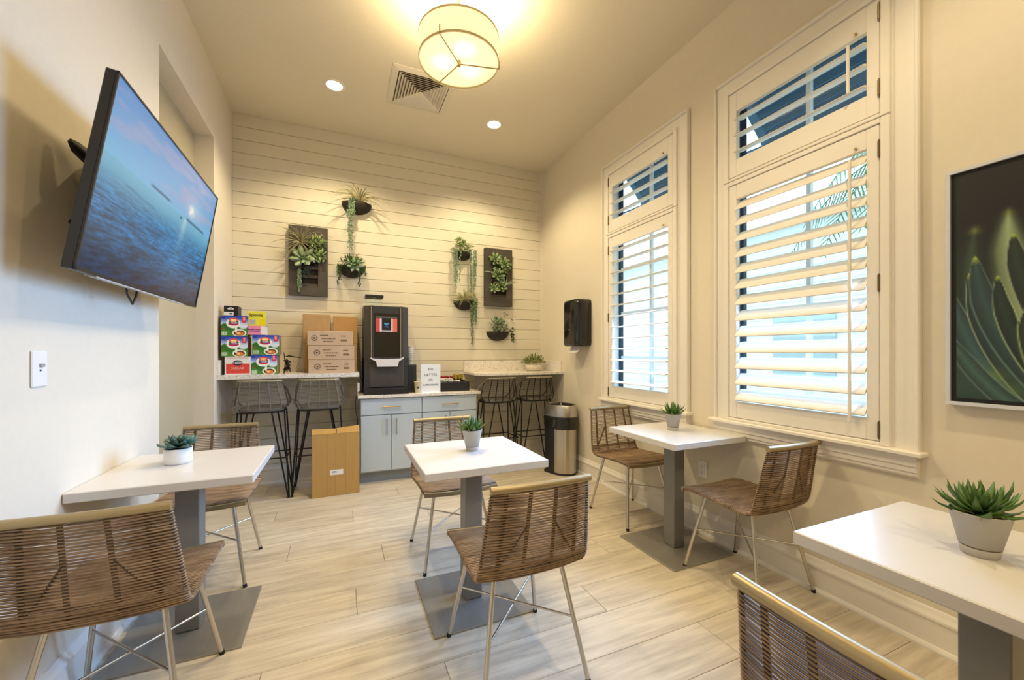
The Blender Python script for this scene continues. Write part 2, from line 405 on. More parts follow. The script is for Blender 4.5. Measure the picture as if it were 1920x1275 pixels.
    MB().box((X0+.117,Y(.992),.845),(X0+.121,Y(1.755),2.82)).build('pane', glass, w)
window('window_2', 0., math.radians(-49), math.radians(-14), .998, True)
window('window_1', 1.213, math.radians(-6), math.radians(-12), 1.753, False)

# ------------------------------------------------------------------ outside: bahama shutters, wall, palm, ground
slatm = mat('navy_shutter', (.06,.17,.30), .5, noise=.1, rnd=.06)
for dy,lb in ((0,'navy slatted awning shutter outside the nearer tall window'),(1.213,'navy slatted awning shutter outside the far tall window')):
    t = thing('awning_shutter', lb, 'shutter', (XR+.19, 1.375+dy, 2.98))
    ang = math.radians(41); u = Vector((math.sin(ang),0,-math.cos(ang))); nn = Vector((math.cos(ang),0,math.sin(ang))); Ln = .47
    Mx = Matrix(((u.x,0,nn.x,0),(0,1,0,0),(u.z,0,nn.z,0),(0,0,0,1)))
    for nm,lo,hi in (('stile',(0,-.50,-.015),(Ln,-.44,.015)),('stile',(0,.44,-.015),(Ln,.50,.015)),('rail',(0,-.44,-.014),(.05,.44,.014)),('rail',(Ln-.05,-.44,-.014),(Ln,.44,.014))):
        MB().box(lo,hi,M=Mx,b=.003).build(nm, slatm, t)
    for i in range(8):
        c = .075+i*.046
        R = Mx @ Matrix.Translation((c,0,0)) @ Matrix.Rotation(math.radians(35),4,'Y')
        MB().box((-.03,-.44,-.004),(.03,.44,.004),M=R).build('slat', slatm, t)
    for s in (-.45,.45):
        MB().tube([(.0,s,-.45),(u.x*Ln*.9,s,u.z*Ln*.9)],.008,6).build('prop_arm', slatm, t)
gw = mat('exterior_siding', (.78,.82,.82), .7, noise=.03, scale=4, stretch=(1,.4,3))
t = thing('neighbouring_building', 'pale siding wall of the building seen through the louvers', 'building', (8.0, 3, -.2))
m = MB()
for i in range(24): m.add([(0,-7,i*.16),(0,9,i*.16),(-.018,9,i*.16),(-.018,-7,i*.16),(0,-7,i*.16+.16),(0,9,i*.16+.16)],[(3,2,5,4),(0,1,2,3)])
m.build('siding', gw, t)
MB().box((0.001,-7,0),(.2,9,3.84)).build('wall', gw, t)
MB().box((-.45,-7.2,3.84),(.4,9.2,3.98)).build('eave', mat('eave_white',(.75,.78,.78),.6,noise=.03), t)
MB().box((-.01,1.2,1.0),(-.04,2.3,2.3)).build('window_panel', mat('window_panel_grey',(.40,.5,.54),.3,noise=.1), t)
gd = MB().box((XR+.3,-8,-.3),(14,14,-.2)).build('ground_paving', mat('pale_concrete',(.6,.6,.57),.9,noise=.1,scale=3)); tag(gd,'pale concrete ground outside the windows','ground'); gd['kind']='structure'
# palm
t = thing('palm_tree', 'palm tree with feathery fronds outside the nearer window', 'tree', (5.1, 1.55, -.2))
palmg = mat('palm_green', (.13,.30,.15), .5, noise=0, col2=(.06,.17,.07), scale=6)
m = MB(); m.tube([(0,0,0),(.05,.02,1.2),(.0,.05,2.4),(.05,.05,3.3)], [.14,.11,.10,.10], 10); m.build('trunk', mat('palm_bark',(.22,.17,.12),.9,noise=.4,scale=12,stretch=(1,1,6),bump=.5), t)
for k in range(11):
    az = k*2*PI/11+.2; up = .35+.25*((k*7)%5)/4; L = 1.5+.25*((k*3)%4)/3; m = MB(); pts = []
    for i in range(11):
        s_ = i/10; r = L*s_; zz = 3.3+up*math.sin(s_*1.9)*L*.6-.95*s_**2.2*L*.8
        pts.append(Vector((.05+r*math.cos(az)*.9, .05+r*math.sin(az)*.9, zz)))
    m.tube(pts, [.014*(1-.8*i/10) for i in range(11)], 4)
    for i in range(2,40):
        s_ = i/40*10; a = int(s_); a = min(a,9); p = pts[a].lerp(pts[a+1], s_-a); tdir = (pts[a+1]-pts[a]).normalized()
        for sg in (-1,1):
            sd = tdir.cross(Vector((0,0,1))).normalized()*sg; l = .36*math.sin(PI*min(1,.12+.86*i/40))+.06
            tip = p+sd*l*.8+tdir*l*.55+Vector((0,0,-.30*l)); w = tdir*.011
            m.add([p-w,p+w,p.lerp(tip,.6)+w*.9,tip,p.lerp(tip,.6)-w*.9],[(0,1,2,4),(4,2,3)])
    m.build('frond', palmg, t)

# ------------------------------------------------------------------ ceiling fixtures
lens = mat('downlight_lens', (1,1,1), .5, emit=(1,.93,.78), estr=5)
names = ['recessed ceiling downlight left of the square vent','recessed ceiling downlight right of the square vent']
for i,(x,y) in enumerate(CANS):
    lb = names[i] if i < 2 else 'added fill downlight, unseen behind the viewer, ' + ['','','left of the near pair','right of the near pair','left of the rear pair','right of the rear pair'][i]
    t = thing('downlight', lb, 'ceiling light', (x,y,ZC), 0, 'recessed downlights in the ceiling')
    MB().lathe([(.060,.004),(.062,-.004),(.078,-.006),(.084,-.002),(.085,.004)],32,cap=False).build('trim_ring', mat('downlight_trim',(.80,.76,.68),.5,noise=.02), t)
    MB().lathe([(.0,-.0015),(.061,-.0015)],32,cap=False).add([], []).build('lens', lens, t)
    spot('downlight_lamp', (x,y,ZC-.02), (76, 74, 18, 66, 70, 78)[i], WARM, 128, .55, .035)
# square vent diffuser
t = thing('ceiling_vent', 'square beige ceiling air vent with nested louvers', 'vent', (.618,3.37,ZC))
vm = mat('vent_paint',(.72,.67,.58),.5,noise=.02)
def ring(m, r0, z0, r1, z1, th=.0015):
    a = [(-r0,-r0,z0),(r0,-r0,z0),(r0,r0,z0),(-r0,r0,z0)]; b = [(-r1,-r1,z1),(r1,-r1,z1),(r1,r1,z1),(-r1,r1,z1)]
    c = [(x,y,z+th) for x,y,z in a]; d_ = [(x,y,z+th) for x,y,z in b]; vs = a+b+c+d_; fs = []
    for i in range(4):
        j = (i+1)%4; fs += [(i,j,4+j,4+i),(8+i,12+i,12+j,8+j),(i,8+i,8+j,j),(4+i,4+j,12+j,12+i)]
    return m.add(vs, fs)
MB().box((-.20,-.20,.0),(.20,.20,-.0015)).build('backing', darkgap, t)
m = MB(); ring(m,.252,-.004,.205,-.014,.004); m.build('frame', vm, t)
for i in range(8):
    r = .196-i*.0225; m = MB(); ring(m, r, -.019, r-.0195, -.003, .0012); m.build('vane', vm, t)
MB().box((-.014,-.014,-.022),(.014,.014,-.016)).build('centre_cap', vm, t)
# drum pendant
LX, LY, LZ, LR, LH = .652, 2.318, 2.95, .237, .15
t = thing('drum_pendant', 'drum ceiling lamp with cream fabric shade and brass arms', 'ceiling light', (LX,LY,LZ))
shade = mat('cream_shade', (.75,.62,.36), .8, emit=(1,.84,.52), estr=.74)
MB().lathe([(LR,0),(LR,LH),(LR-.004,LH),(LR-.004,0),(LR,0)],64,cap=False).build('shade', shade, t)
rimm = mat('shade_trim', (.42,.33,.17), .7, emit=(.8,.55,.2), estr=.12, noise=.1)
for zz in (0,LH-.012): MB().lathe([(LR+.0012,zz),(LR+.0012,zz+.012),(LR-.0045,zz+.012),(LR-.0045,zz),(LR+.0012,zz)],64,cap=False).build('rim_tape', rimm, t)
# diffuser glowing brightest under its three bulbs
dm = bpy.data.materials.new('lit_diffuser'); dm.use_nodes = True; nt = dm.node_tree; N = nt.nodes; Lk = nt.links
b = N['Principled BSDF']; b.inputs['Base Color'].default_value = (.8,.75,.6,1); b.inputs['Emission Color'].default_value = (1,.86,.50,1)
tc = N.new('ShaderNodeTexCoord'); acc = None
for k in range(3):
    a = k*2*PI/3+.55; vm_ = N.new('ShaderNodeVectorMath'); vm_.operation = 'DISTANCE'; vm_.inputs[1].default_value = (.10*math.cos(a),.10*math.sin(a),.012)
    Lk.new(tc.outputs['Object'], vm_.inputs[0]); mr = N.new('ShaderNodeMapRange'); mr.inputs[1].default_value = .10; mr.inputs[2].default_value = .012; mr.inputs[3].default_value = 0; mr.inputs[4].default_value = 1; mr.interpolation_type='SMOOTHSTEP'
    Lk.new(vm_.outputs['Value'], mr.inputs[0])
    if acc is None: acc = mr.outputs[0]
    else:
        ad = N.new('ShaderNodeMath'); ad.operation = 'ADD'; Lk.new(acc, ad.inputs[0]); Lk.new(mr.outputs[0], ad.inputs[1]); acc = ad.outputs[0]
mm = N.new('ShaderNodeMath'); mm.operation = 'MULTIPLY_ADD'; mm.inputs[1].default_value = .9; mm.inputs[2].default_value = .80
Lk.new(acc, mm.inputs[0]); Lk.new(mm.outputs[0], b.inputs['Emission Strength'])
MB().lathe([(0,.012),(LR-.005,.012),(LR-.005,.015),(0,.015)],48,cap=False).build('diffuser', dm, t)
MB().lathe([(.0,-.022),(.008,-.020),(.010,-.012),(.010,.012)],16).build('finial', brass, t)
for k,a in enumerate((math.radians(228.5), math.radians(347.3), math.radians(108.7))):
    c,s_ = math.cos(a), math.sin(a); r = LR+.004
    MB().tube([(0.008*c,.008*s_,-.006),(r*c,r*s_,-.004)],.0035,6).tube([(r*c,r*s_,-.006),(r*c,r*s_,.045)],.0035,6).build('arm', brass, t)
MB().tube([(0,0,.015),(0,0,ZC-LZ-.02)],.008,10).build('stem', brass, t)
MB().lathe([(.0,ZC-LZ-.03),(.05,ZC-LZ-.026),(.065,ZC-LZ-.004),(.065,ZC-LZ)],24).build('canopy', brass, t)
area('pendant_down', (LX,LY,LZ-.03), (0,0,0), .40, 25, WARM, 180, 'DISK')
area('pendant_up', (LX,LY,LZ+LH+.02), (PI,0,0), .40, 17, (1,.78,.45), 180, 'DISK')

# ------------------------------------------------------------------ wicker dining chairs (local front = -y)
ROD = [(-.228,.440),(-.205,.451),(-.12,.453),(0,.447),(.10,.438),(.150,.437),(.178,.450),(.192,.475),(.203,.52),(.226,.645),(.248,.765)]
def rod_at(s):
    """point, tangent at arc length s"""
    for (a,b) in zip(ROD[:-1],ROD[1:]):
        d = math.hypot(b[0]-a[0], b[1]-a[1])
        if s <= d or b == ROD[-1]:
            t = (b[0]-a[0])/d, (b[1]-a[1])/d; s = min(s,d); return (a[0]+t[0]*s, a[1]+t[1]*s), t
        s -= d
def hw(z): return .208 - .026*max(0,(z-.50)/.265)
RL = sum(math.hypot(b[0]-a[0], b[1]-a[1]) for a,b in zip(ROD[:-1],ROD[1:]))
def cords(s0, s1, pitch, seed):
    rr = random.Random(seed); m = MB(); s = s0
    while s < s1:
        (y,z),(ty,tz) = rod_at(s); n = (-tz, ty); w = hw(z); pts = []; j = rr.uniform(-.0012,.0012)
        back = sstep(.42,.50,np.array(s)).item()
        sag = (.010*(1-back) + .016*back)                     # the seat dips, the back bows out
        for sg in (1,-1):
            xs = np.linspace(-w, w, 6) if sg == 1 else np.linspace(w, -w, 6)
            for x in xs:
                q = 1-(x/w)**2; o = sg*.0085 if abs(x) < w-.001 else sg*.006
                sh = (0 if sg == 1 or back > .5 else pitch*.5)+j*(x/w)
                oo = o*(1-.85*q*back) - sag*q
                pts.append((x, y+n[0]*oo+ty*sh, z+n[1]*oo+tz*sh))
            (xe) = (w+.008)*sg; pts.append((xe, y-n[0]*0, z))
        m.tube(pts, rr.uniform(.0025,.0030) if back > .5 else rr.uniform(.0034,.0040), 5, closed=True)
        s += pitch*rr.uniform(.94,1.06)
    return m
def make_chair(label, loc, rz):
    t = thing('wicker_chair', label, 'chair', loc, rz, 'wicker dining chairs at the small tables')
    cords(.018, .40, .0094, 1).build('seat_weave', wicker, t, kind='stuff')
    cords(.405, RL-.006, .0098, 2).build('back_weave', wicker, t, kind='stuff')
    for sx in (-1,1):
        MB().tube([(sx*hw(z),y,z) for y,z in ROD], .0055, 8).build('side_frame', wickerdark, t)
    yt,zt = ROD[-1]
    pts = [(x, yt+.004+.010*(1-(x/.19)**2), zt+.008) for x in np.linspace(-.19,.19,9)]
    m = MB().tube(pts, .0135, 12); m.build('top_rail', bronze, t)
    MB().tube([(x, -.232, .444-.010*(1-(x/.21)**2)) for x in np.linspace(-.212,.212,9)], .012, 10, flat=(1.1,.7)).build('front_rail', bronze, t)
    for x in (-.150,-.055,.055,.150):
        m = MB(); k = x/.208
        pts = []
        for s in np.linspace(.36, RL-.004, 8):
            (y,z),(ty,tz) = rod_at(s); n = (-tz,ty); q = 1-(x/.208)**2; pts.append((x*(hw(z)/.208), y-n[0]*.016*q, z-n[1]*.016*q))
        m.tube(pts, .0085, 4, flat=(.35,1.1) , smooth=False); m.build('back_slat', wickerdark, t)
    for sx in (-1,1):
        m = MB(); P = []
        for k,s in ((0,.46),(.5,.53),(1,.61)):
            (y,z),(ty,tz) = rod_at(s); n = (-tz,ty); x = sx*(.150-.095*k); q = 1-(x/.208)**2; P.append((x*(hw(z)/.208), y-n[0]*.016*q, z-n[1]*.016*q))
        m.tube(P, .0075, 4, flat=(.35,1), smooth=False).build('back_brace', wickerdark, t)
    for x in (-.135,.135):
        MB().tube([(x,-.222,.436),(x,0,.432),(x,.165,.428)], .006, 6).build('seat_rail', wickerdark, t)
    for sx in (-1,1):
        for sy in (-1,1):
            a = Vector((sx*.135, sy*.135+.0, .430)); b = Vector((sx*.206, sy*.220, .010)); 
            lg = MB().tube([a,b], .0088, 12).build('leg', steel, t)
            d = (b-a).normalized()
            MB().tube([b-d*.006,b+d*.010], .0098, 12).build('foot_cap', rubber, lg)
    A = lambda sx,sy,k: Vector((sx*(.206-.071*k), sy*(.220-.085*k), .010+.42*k))
    MB().tube([A(-1,-1,.5),A(1,1,.5)], .0045, 8).build('cross_rod', steel, t)
    MB().tube([A(1,-1,.5)+Vector((0,0,.009)),A(-1,1,.5)+Vector((0,0,.009))], .0045, 8).build('cross_rod', steel, t)
    return t
CH = make_chair('wicker chair with its back to the viewer, in front of the centre table', (.638,1.47,0), PI)
dup(CH, (-.648,1.735,0), PI, 'wicker chair nearest the left wall, back turned, in front of the left table')
dup(CH, (-.663,2.686,0), 0, 'wicker chair behind the left table, facing forward beside the door niche')
dup(CH, (.632,2.42,0), 0, 'wicker chair behind the centre table, in front of the blue-grey cabinets')
dup(CH, (2.015,2.425,0), 0, 'wicker chair under the far window, behind the window table')
dup(CH, (2.012,1.488,0), PI, 'wicker chair under the nearer window, in front of the window table')
dup(CH, (.975,.365,0), PI/2, 'wicker chair turned sideways beside the nearest table, cut off by the frame')

# ------------------------------------------------------------------ pedestal tables
TT = .725
def make_table(label, loc, sx=.573):
    t = thing('pedestal_table', label, 'table', loc, 0, 'white square pedestal tables')
    MB().box((-sx/2,-.2865,TT-.036),(sx/2,.2865,TT), b=.003).build('tabletop', white, t)
    MB().box((-.20,-.20,TT-.042),(.20,.20,TT-.036)).build('support_plate', blackm, t)
    MB().box((-.044,-.044,.008),(.044,.044,TT-.042), b=.004).build('column', greymetal, t)
    MB().box((-.2365,-.2365,0),(.2365,.2365,.008), b=.0015).build('base_plate', basemetal, t)
    return t
make_table('white square table standing alone in the middle of the room', (.605,1.930,0))
make_table('white table pushed against the left wall below the television', (-.612,2.20,0))
make_table('white table by the right wall between the two windows', (1.944,1.925,0))
make_table('white table nearest the viewer, at the lower right edge', (1.450,.432,0))

# ------------------------------------------------------------------ table plants
def aloe_leaf(): 
    m = MB(); P = [(.006,0,0),(.028,0,.010),(.050,0,.026),(.066,0,.048),(.074,0,.070)]
    return m.leaf(P, [.0065,.0115,.0108,.0065,.0006], .45, side=(0,1,0)).mesh('aloe_leaf', leafA)
def rosette_leaf():
    m = MB(); P = [(.004,0,0),(.022,0,.005),(.044,0,.010),(.058,0,.017),(.066,0,.026)]
    return m.leaf(P, [.006,.013,.018,.013,.001], .30, side=(0,1,0)).mesh('rosette_leaf', leafB)
AL, RO = aloe_leaf(), rosette_leaf()
def leaf_set(t, base, me, name, layers, seed, s0=1.):
    rr = random.Random(seed)
    for (n, pitch, sc, rise) in layers:
        a0 = rr.uniform(0,6)
        for k in range(n):
            o = link(name, me, t, (base[0], base[1], base[2]+rise), (rr.uniform(-.25,.25), -pitch+rr.uniform(-.16,.16), a0+2*PI*k/n+rr.uniform(-.2,.2)))
            s = sc*s0*rr.uniform(.82,1.14); o.scale = (s,s*rr.uniform(.9,1.1),s)
def aloe_pot(label, x, y, seed, s=1.):
    t = thing('potted_succulent', label, 'plant', (x,y,TT), 0, 'grey potted aloes on the tables')
    MB().lathe([(.033*s,.024),(.0345*s,.024),(.0505*s,.104),(.051*s,.106),(.0475*s,.106),(.046*s,.095),(0,.095)],40).build('pot', potgrey, t)
    MB().lathe([(.029*s,.0),(.0305*s,.0015),(.0338*s,.0195),(.0325*s,.0205),(.030*s,.0215)],40).build('saucer', potgrey, t)
    MB().lathe([(.0322*s,.0200),(.0328*s,.0245)],40,cap=False).build('shadow_gap', darkgap, t)
    m = MB(); rr = random.Random(seed)
    m.lathe([(.0462*s,.097),(.030,.101),(0,.103)],24,cap=False).build('soil', soil, t)
    m = MB()
    for k in range(26):
        a = rr.uniform(0,2*PI); r = rr.uniform(.03,.05)*s; p = Vector((r*math.cos(a),r*math.sin(a),.103)); q = p+Vector((rr.uniform(-.02,.02),rr.uniform(-.02,.02),rr.uniform(-.006,.008)))
        m.tube([p,p.lerp(q,.5)+Vector((0,0,.004)),q], .0007, 4)
    m.build('moss', mat('dry_moss',(.42,.30,.15),.9,noise=.2), t, kind='stuff')
    leaf_set(t, (0,0,.096), AL, 'leaf', [(10,-.35,1.0,.008),(10,-.12,1.0,.009),(9,.12,.98,.010),(6,.42,.88,.012),(4,.75,.7,.012)], seed, s*.84)
    return t
aloe_pot('grey pot of spiky green aloe on the centre table', .618, 1.955, 3)
aloe_pot('grey pot of spiky green aloe on the window table, by the right wall', 1.965, 1.955, 5)
aloe_pot('large grey pot of spiky green aloe on the nearest table at lower right', 1.452, .452, 12, 1.08)
t = thing('potted_rosette', 'white round pot with a blue-green rosette succulent on the left table', 'plant', (-.672,2.255,TT))
MB().lathe([(.044,0),(.049,.002),(.0515,.012),(.0515,.068),(.047,.068),(.046,.060),(0,.060)],40).build('pot', potwhite, t)
MB().lathe([(.047,.060),(0,.066)],24,cap=False).build('soil', soil, t)
leaf_set(t, (0,0,.062), RO, 'leaf', [(10,.10,1.22,.004),(9,.28,1.05,.009),(7,.55,.85,.013),(5,.85,.6,.016),(3,1.1,.42,.018)], 4)

# ------------------------------------------------------------------ bar counters
def counter(label, slab_poly, z0, z1, splashes, brackets):
    t = thing('bar_counter', label, 'counter', (0,0,0))
    MB().prism(slab_poly, z0, z1).build('slab', granite, t)
    for lo,hi in splashes: MB().box(lo,hi,b=.002).build('backsplash', granite, t)
    bm = mat('bracket_white',(.62,.60,.55),.5,noise=.03)
    for x in brackets:
        MB().box((x-.03,3.88,z0-.008),(x+.03,YB-.004,z0)).box((x-.03,YB-.012,z0-.22),(x+.03,YB-.004,z0-.008)).build('bracket', bm, t)
    return t
ZA, ZB = 1.043, 1.010
counter('speckled granite bar counter on the left, loaded with boxes', [(XL+.001,3.825),(.155,3.825),(.155,YB-.004),(XL+.001,YB-.004)], ZA-.036, ZA,
    [((XL+.022,YB-.024,ZA),(.155,YB-.004,ZA+.118)),((XL+.001,3.84,ZA),(XL+.021,YB-.004,ZA+.118))], (-.62,.04))
counter('speckled granite bar counter on the right, with a small potted plant', [(1.345,3.80),(XR-.001,3.80),(XR-.001,YB-.004),(1.268,YB-.004),(1.268,3.92)], ZB-.022, ZB,
    [((1.268,YB-.024,ZB),(XR-.022,YB-.004,ZB+.118)),((XR-.021,3.84,ZB),(XR-.001,YB-.004,ZB+.118))], (1.44,2.10))

# ------------------------------------------------------------------ cabinets
CF, CT = 3.925, .828
def handle(p, a, b, m=brass):
    a = Vector(a); b = Vector(b); d = (b-a).normalized()*.012; o = Vector((0,-.026,0))
    MB().tube([a+o-d,b+o+d], .0048, 8).tube([a,a+o], .004, 6).tube([b,b+o], .004, 6).build('handle', m, p)
def cabinet(label, x0, x1, split):
    t = thing('base_cabinet', label, 'cabinet', (0,0,0), 0, 'blue-grey base cabinets under the coffee machine')
    MB().box((x0,CF+.02,.105),(x1,YB-.03,CT-.03)).build('body', cabm, t)
    MB().box((x0+.002,CF+.075,0),(x1-.002,YB-.03,.105)).build('toe_kick', mat('toe_kick_grey',(.30,.33,.37),.6,noise=.05), t)
    g = .0025
    dr = MB().box((x0+g,CF,.642),(x1-g,CF+.0195,CT-.036),b=.002).build('drawer', cabm, t)
    xc = (x0+x1)/2; handle(dr, (xc-.07,CF,.715), (xc+.07,CF,.715))
    for a,b,hx in ((x0,split,split-.045),(split,x1,split+.042)):
        d = MB().box((a+g,CF,.118),(b-g,CF+.0195,.634),b=.002).build('door', cabm, t)
        handle(d, (hx,CF,.462), (hx,CF,.590), steel)
cabinet('left blue-grey base cabinet, under the coffee machine', .172, .7305, .447)
cabinet('right blue-grey base cabinet, under the sign and snack tray', .7315, 1.290, 1.010)
t = thing('cabinet_worktop', 'pale granite worktop across both blue-grey cabinets', 'counter', (0,0,0))
MB().box((.146,3.895,CT-.028),(1.325,YB-.004,CT),b=.002).build('slab', granite, t)
MB().box((.146,YB-.024,CT),(1.266,YB-.004,CT+.11),b=.002).build('backsplash', granite, t)
MB().box((.146,3.99,CT),(.166,YB-.026,CT+.11),b=.002).build('side_splash', granite, t)

# ------------------------------------------------------------------ bar stools (local back = -y)
STOOL_U = []
def stool_path(h): return STOOL_U[0](h)
def make_stool(label, loc, rz=0, sz=1.):
    t = thing('bar_stool', label, 'stool', loc, rz, 'woven bar stools on black hairpin legs')
    def U(h, n=7):
        z = .745+.245*h; w = (.165+.035*min(1,h*5)) - .048*max(0,(h-.2)/.8); yb = -.165-.02*h; yf = .14-.25*h**1.3; r = .055; P = []
        P.append((w, yf, z)); 
        for k in range(n):
            a = k/(n-1)*PI/2; P.append((w-r+r*math.cos(a), yb+r-r*math.sin(a), z))
        for k in range(n):
            a = k/(n-1)*PI/2; P.append((-w+r-r*math.sin(a), yb+r-r*math.cos(a), z))
        P.append((-w, yf, z)); return P
    STOOL_U.append(U)
    m = MB()
    for i in range(22): m.tube(U(i/22), .0021, 4)
    m.build('shell_weave', stoolw, t, kind='stuff')
    top = U(1.); rim = [(.17,.16,.745),(.20,.10,.80),(.185,.0,.90)]+[(x,y,z) for x,y,z in top[1:-1]]+[(-.185,.0,.90),(-.20,.10,.80),(-.17,.16,.745)]
    MB().tube(rim, .0085, 8).build('rim', mat('wrapped_rim',(.36,.32,.23),.6,noise=.25,scale=60), t)
    for k in (3,5,7): pass
    for x in (-.125,-.063,0,.063,.125):
        MB().tube([(x*1.15,-.160,.742),(x*1.28,-.168,.79),(x*1.12,-.178,.90),(x,-.188,.988)], .0048, 6).build('upright', mat('wrapped_upright',(.26,.235,.19),.6,noise=.5,scale=160,stretch=(.1,.1,1)), t)
    for sx in (-1,1):
        for (yy,zz,xx) in ((-.06,.940,.165),):
            MB().tube([(sx*.165,yy+.02,.742),(sx*.192,yy+.01,.80),(sx*xx,yy,zz)], .0045, 6).build('upright', wickerdark, t)
    m = MB(); poly = [(.155*math.copysign(abs(math.cos(a))**.6,math.cos(a)), .155*math.copysign(abs(math.sin(a))**.6,math.sin(a))-.005) for a in np.linspace(0,2*PI,25)[:-1]]
    m.prism(poly, .742, .762); m.build('seat', stoolw, t)
    ringp = [(.168*math.copysign(abs(math.cos(a))**.6,math.cos(a)), .165*math.copysign(abs(math.sin(a))**.6,math.sin(a))-.005, .735) for a in np.linspace(0,2*PI,25)[:-1]]
    MB().tube(ringp, .0075, 8, closed=True).build('seat_ring', blackm, t)
    for sx in (-1,1):
        for sy in (-1,1):
            f = Vector((sx*.21,sy*.135,.006))
            MB().tube([(sx*.168,sy*.07,.735),f], .0065, 8).tube([(sx*.085,sy*.155,.735),f+Vector((-sx*.006,0,0))], .0065, 8).build('leg', blackm, t)
    fr = lambda sx,sy: Vector((sx*.19,sy*.140,.345))
    for a,b in (((-1,-1),(1,-1)),((1,-1),(1,1)),((1,1),(-1,1)),((-1,1),(-1,-1))):
        MB().tube([fr(*a),fr(*b)], .006, 8).build('footrest', blackm, t)
    t.scale = (1,1,sz); return t
ST = make_stool('leftmost woven bar stool, under the stacked sweetener boxes', (-.605,3.965,0))
dup(ST, (-.168,3.965,0), 0, 'second woven bar stool from the left, behind the tall floor carton')
s3 = dup(ST, (1.520,3.965,0), .05, 'woven bar stool just right of the cabinets'); s3.scale = (1,1,.97)
s4 = dup(ST, (1.962,3.965,0), -.04, 'woven bar stool beside the trash can'); s4.scale = (1,1,.97)
up_dark = {}
thin = MB()
for i in range(13): thin.tube([(x, y, .745+(z-.745)) for x,y,z in stool_path(i/13)], .0015, 4)
thin_mesh = thin.mesh('shell_weave', wickerdark)
for s_ in (s3, s4):                      # the right pair shows bare dark uprights and a sparser weave
    for c in s_.children:
        if c.name.startswith('upright'):
            k = c.data.name
            if k not in up_dark: up_dark[k] = c.data.copy(); up_dark[k].materials[0] = blackm
            c.data = up_dark[k]
        elif c.name.startswith('shell_weave'): c.data = thin_mesh

# ------------------------------------------------------------------ trash can
t = thing('trash_can', 'stainless trash can lined with a black bag by the right wall', 'trash can', (2.085,3.585,0), .30)
def dshape(s=1., n=14, hw_=.126, dep=.125):
    P = []
    for k in range(n+1):
        a = PI+PI*k/n; P.append((hw_*s*math.cos(a), -.03+ (dep+.03)*s*math.sin(a)*.95))
    for k in range(5):
        a = k/4*PI/2; r = .03; P.append((hw_*s-r+r*math.cos(a), dep*s-r+r*math.sin(a)))
    for k in range(5):
        a = PI/2+k/4*PI/2; r = .03; P.append((-hw_*s+r+r*math.cos(a), dep*s-r+r*math.sin(a)))
    return P
def loft(m, secs, smooth=True, cap0=True, cap1=True):
    n = len(secs[0][0]); vs = [(x,y,z) for P,z in secs for x,y in P]; fs = []
    for i in range(len(secs)-1):
        for k in range(n): q = (k+1)%n; fs.append((i*n+k,i*n+q,(i+1)*n+q,(i+1)*n+k))
    m.add(vs, fs, smooth)
    if cap0: m.add(vs[:n],[tuple(reversed(range(n)))])
    if cap1: m.add(vs[-n:],[tuple(range(n))])
    return m
loft(MB(), [(dshape(1.03),0),(dshape(1.03),.02)]).build('base', blackp, t)
loft(MB(), [(dshape(.985),.02),(dshape(.985),.56)]).build('back_shell', blackp, t)
MB().prism(dshape(1.)[:18]+dshape(.98)[:18][::-1], .02, .56, smooth=False).build('body', cansteel, t)
bagm = mat('bin_bag', (.012,.012,.012), .28, noise=.2, scale=30, bump=.6, spec=.6)
m = MB(); secs = []
rr = random.Random(4)
for k,(s,z) in enumerate(((1.015,.455),(1.05,.49),(1.045,.53),(1.07,.56),(1.04,.585))):
    P = dshape(s); secs.append(([(x*(1+rr.uniform(-.018,.018)), y*(1+rr.uniform(-.018,.018))) for x,y in P], z+0))
secs[0] = (secs[0][0], .452)
loft(m, secs, True, False, False)
for k in range(5): m.tube([(-.118,-.03+k*.004,.55),(-.145-.006*k,-.05,.535-k*.012),(-.12,-.06,.50)], .010, 6)
m.build('bag', bagm, t)
loft(MB(), [(dshape(1.06),.58),(dshape(1.05),.61),(dshape(.95),.690),(dshape(.93),.694)], True, False, False).build('lid_ring', cansteel, t)
loft(MB(), [(dshape(.93),.694),(dshape(.80),.692),(dshape(.78),.60)], True, False, True).build('lid_opening', blackp, t)
MB().box((-.10,.06,.69),(.02,.11,.712),b=.003).build('lid_flap', cansteel, t)

# ------------------------------------------------------------------ television on the left wall
def tvmat():
    cx,cy,cz,w,h,tl,yw = -.69320257,2.19798064,1.79014464,1.1286122,.63766589,.16356155,.00529
    U = Vector((-math.sin(yw),math.cos(yw),0)); N0 = Vector((math.cos(yw),math.sin(yw),0))
    V = Vector((0,0,1))*math.cos(tl)+N0*math.sin(tl); Nn = U.cross(V)
    return Matrix(((U.x,-Nn.x,V.x,cx),(U.y,-Nn.y,V.y,cy),(U.z,-Nn.z,V.z,cz),(0,0,0,1))), w, h
MT, tw, th = tvmat()
t = thing('television', 'flat television showing a calm blue sea, tilted on the left wall', 'television', (0,0,0))
t.matrix_world = MT
tvb = mat('tv_bezel', (.022,.021,.019), .35, noise=.05, spec=.5)
MB().box((-tw/2,.001,-th/2),(tw/2,.030,th/2),b=.003).build('casing', tvb, t)
m = MB(); e = .007
for lo,hi in (((-tw/2,-.004,-th/2),(tw/2,.002,-th/2+.011)),((-tw/2,-.004,th/2-e),(tw/2,.002,th/2)),((-tw/2,-.004,-th/2),(-tw/2+e,.002,th/2)),((tw/2-e,-.004,-th/2),(tw/2,.002,th/2))): m.box(lo,hi)
m.build('bezel', tvb, t)
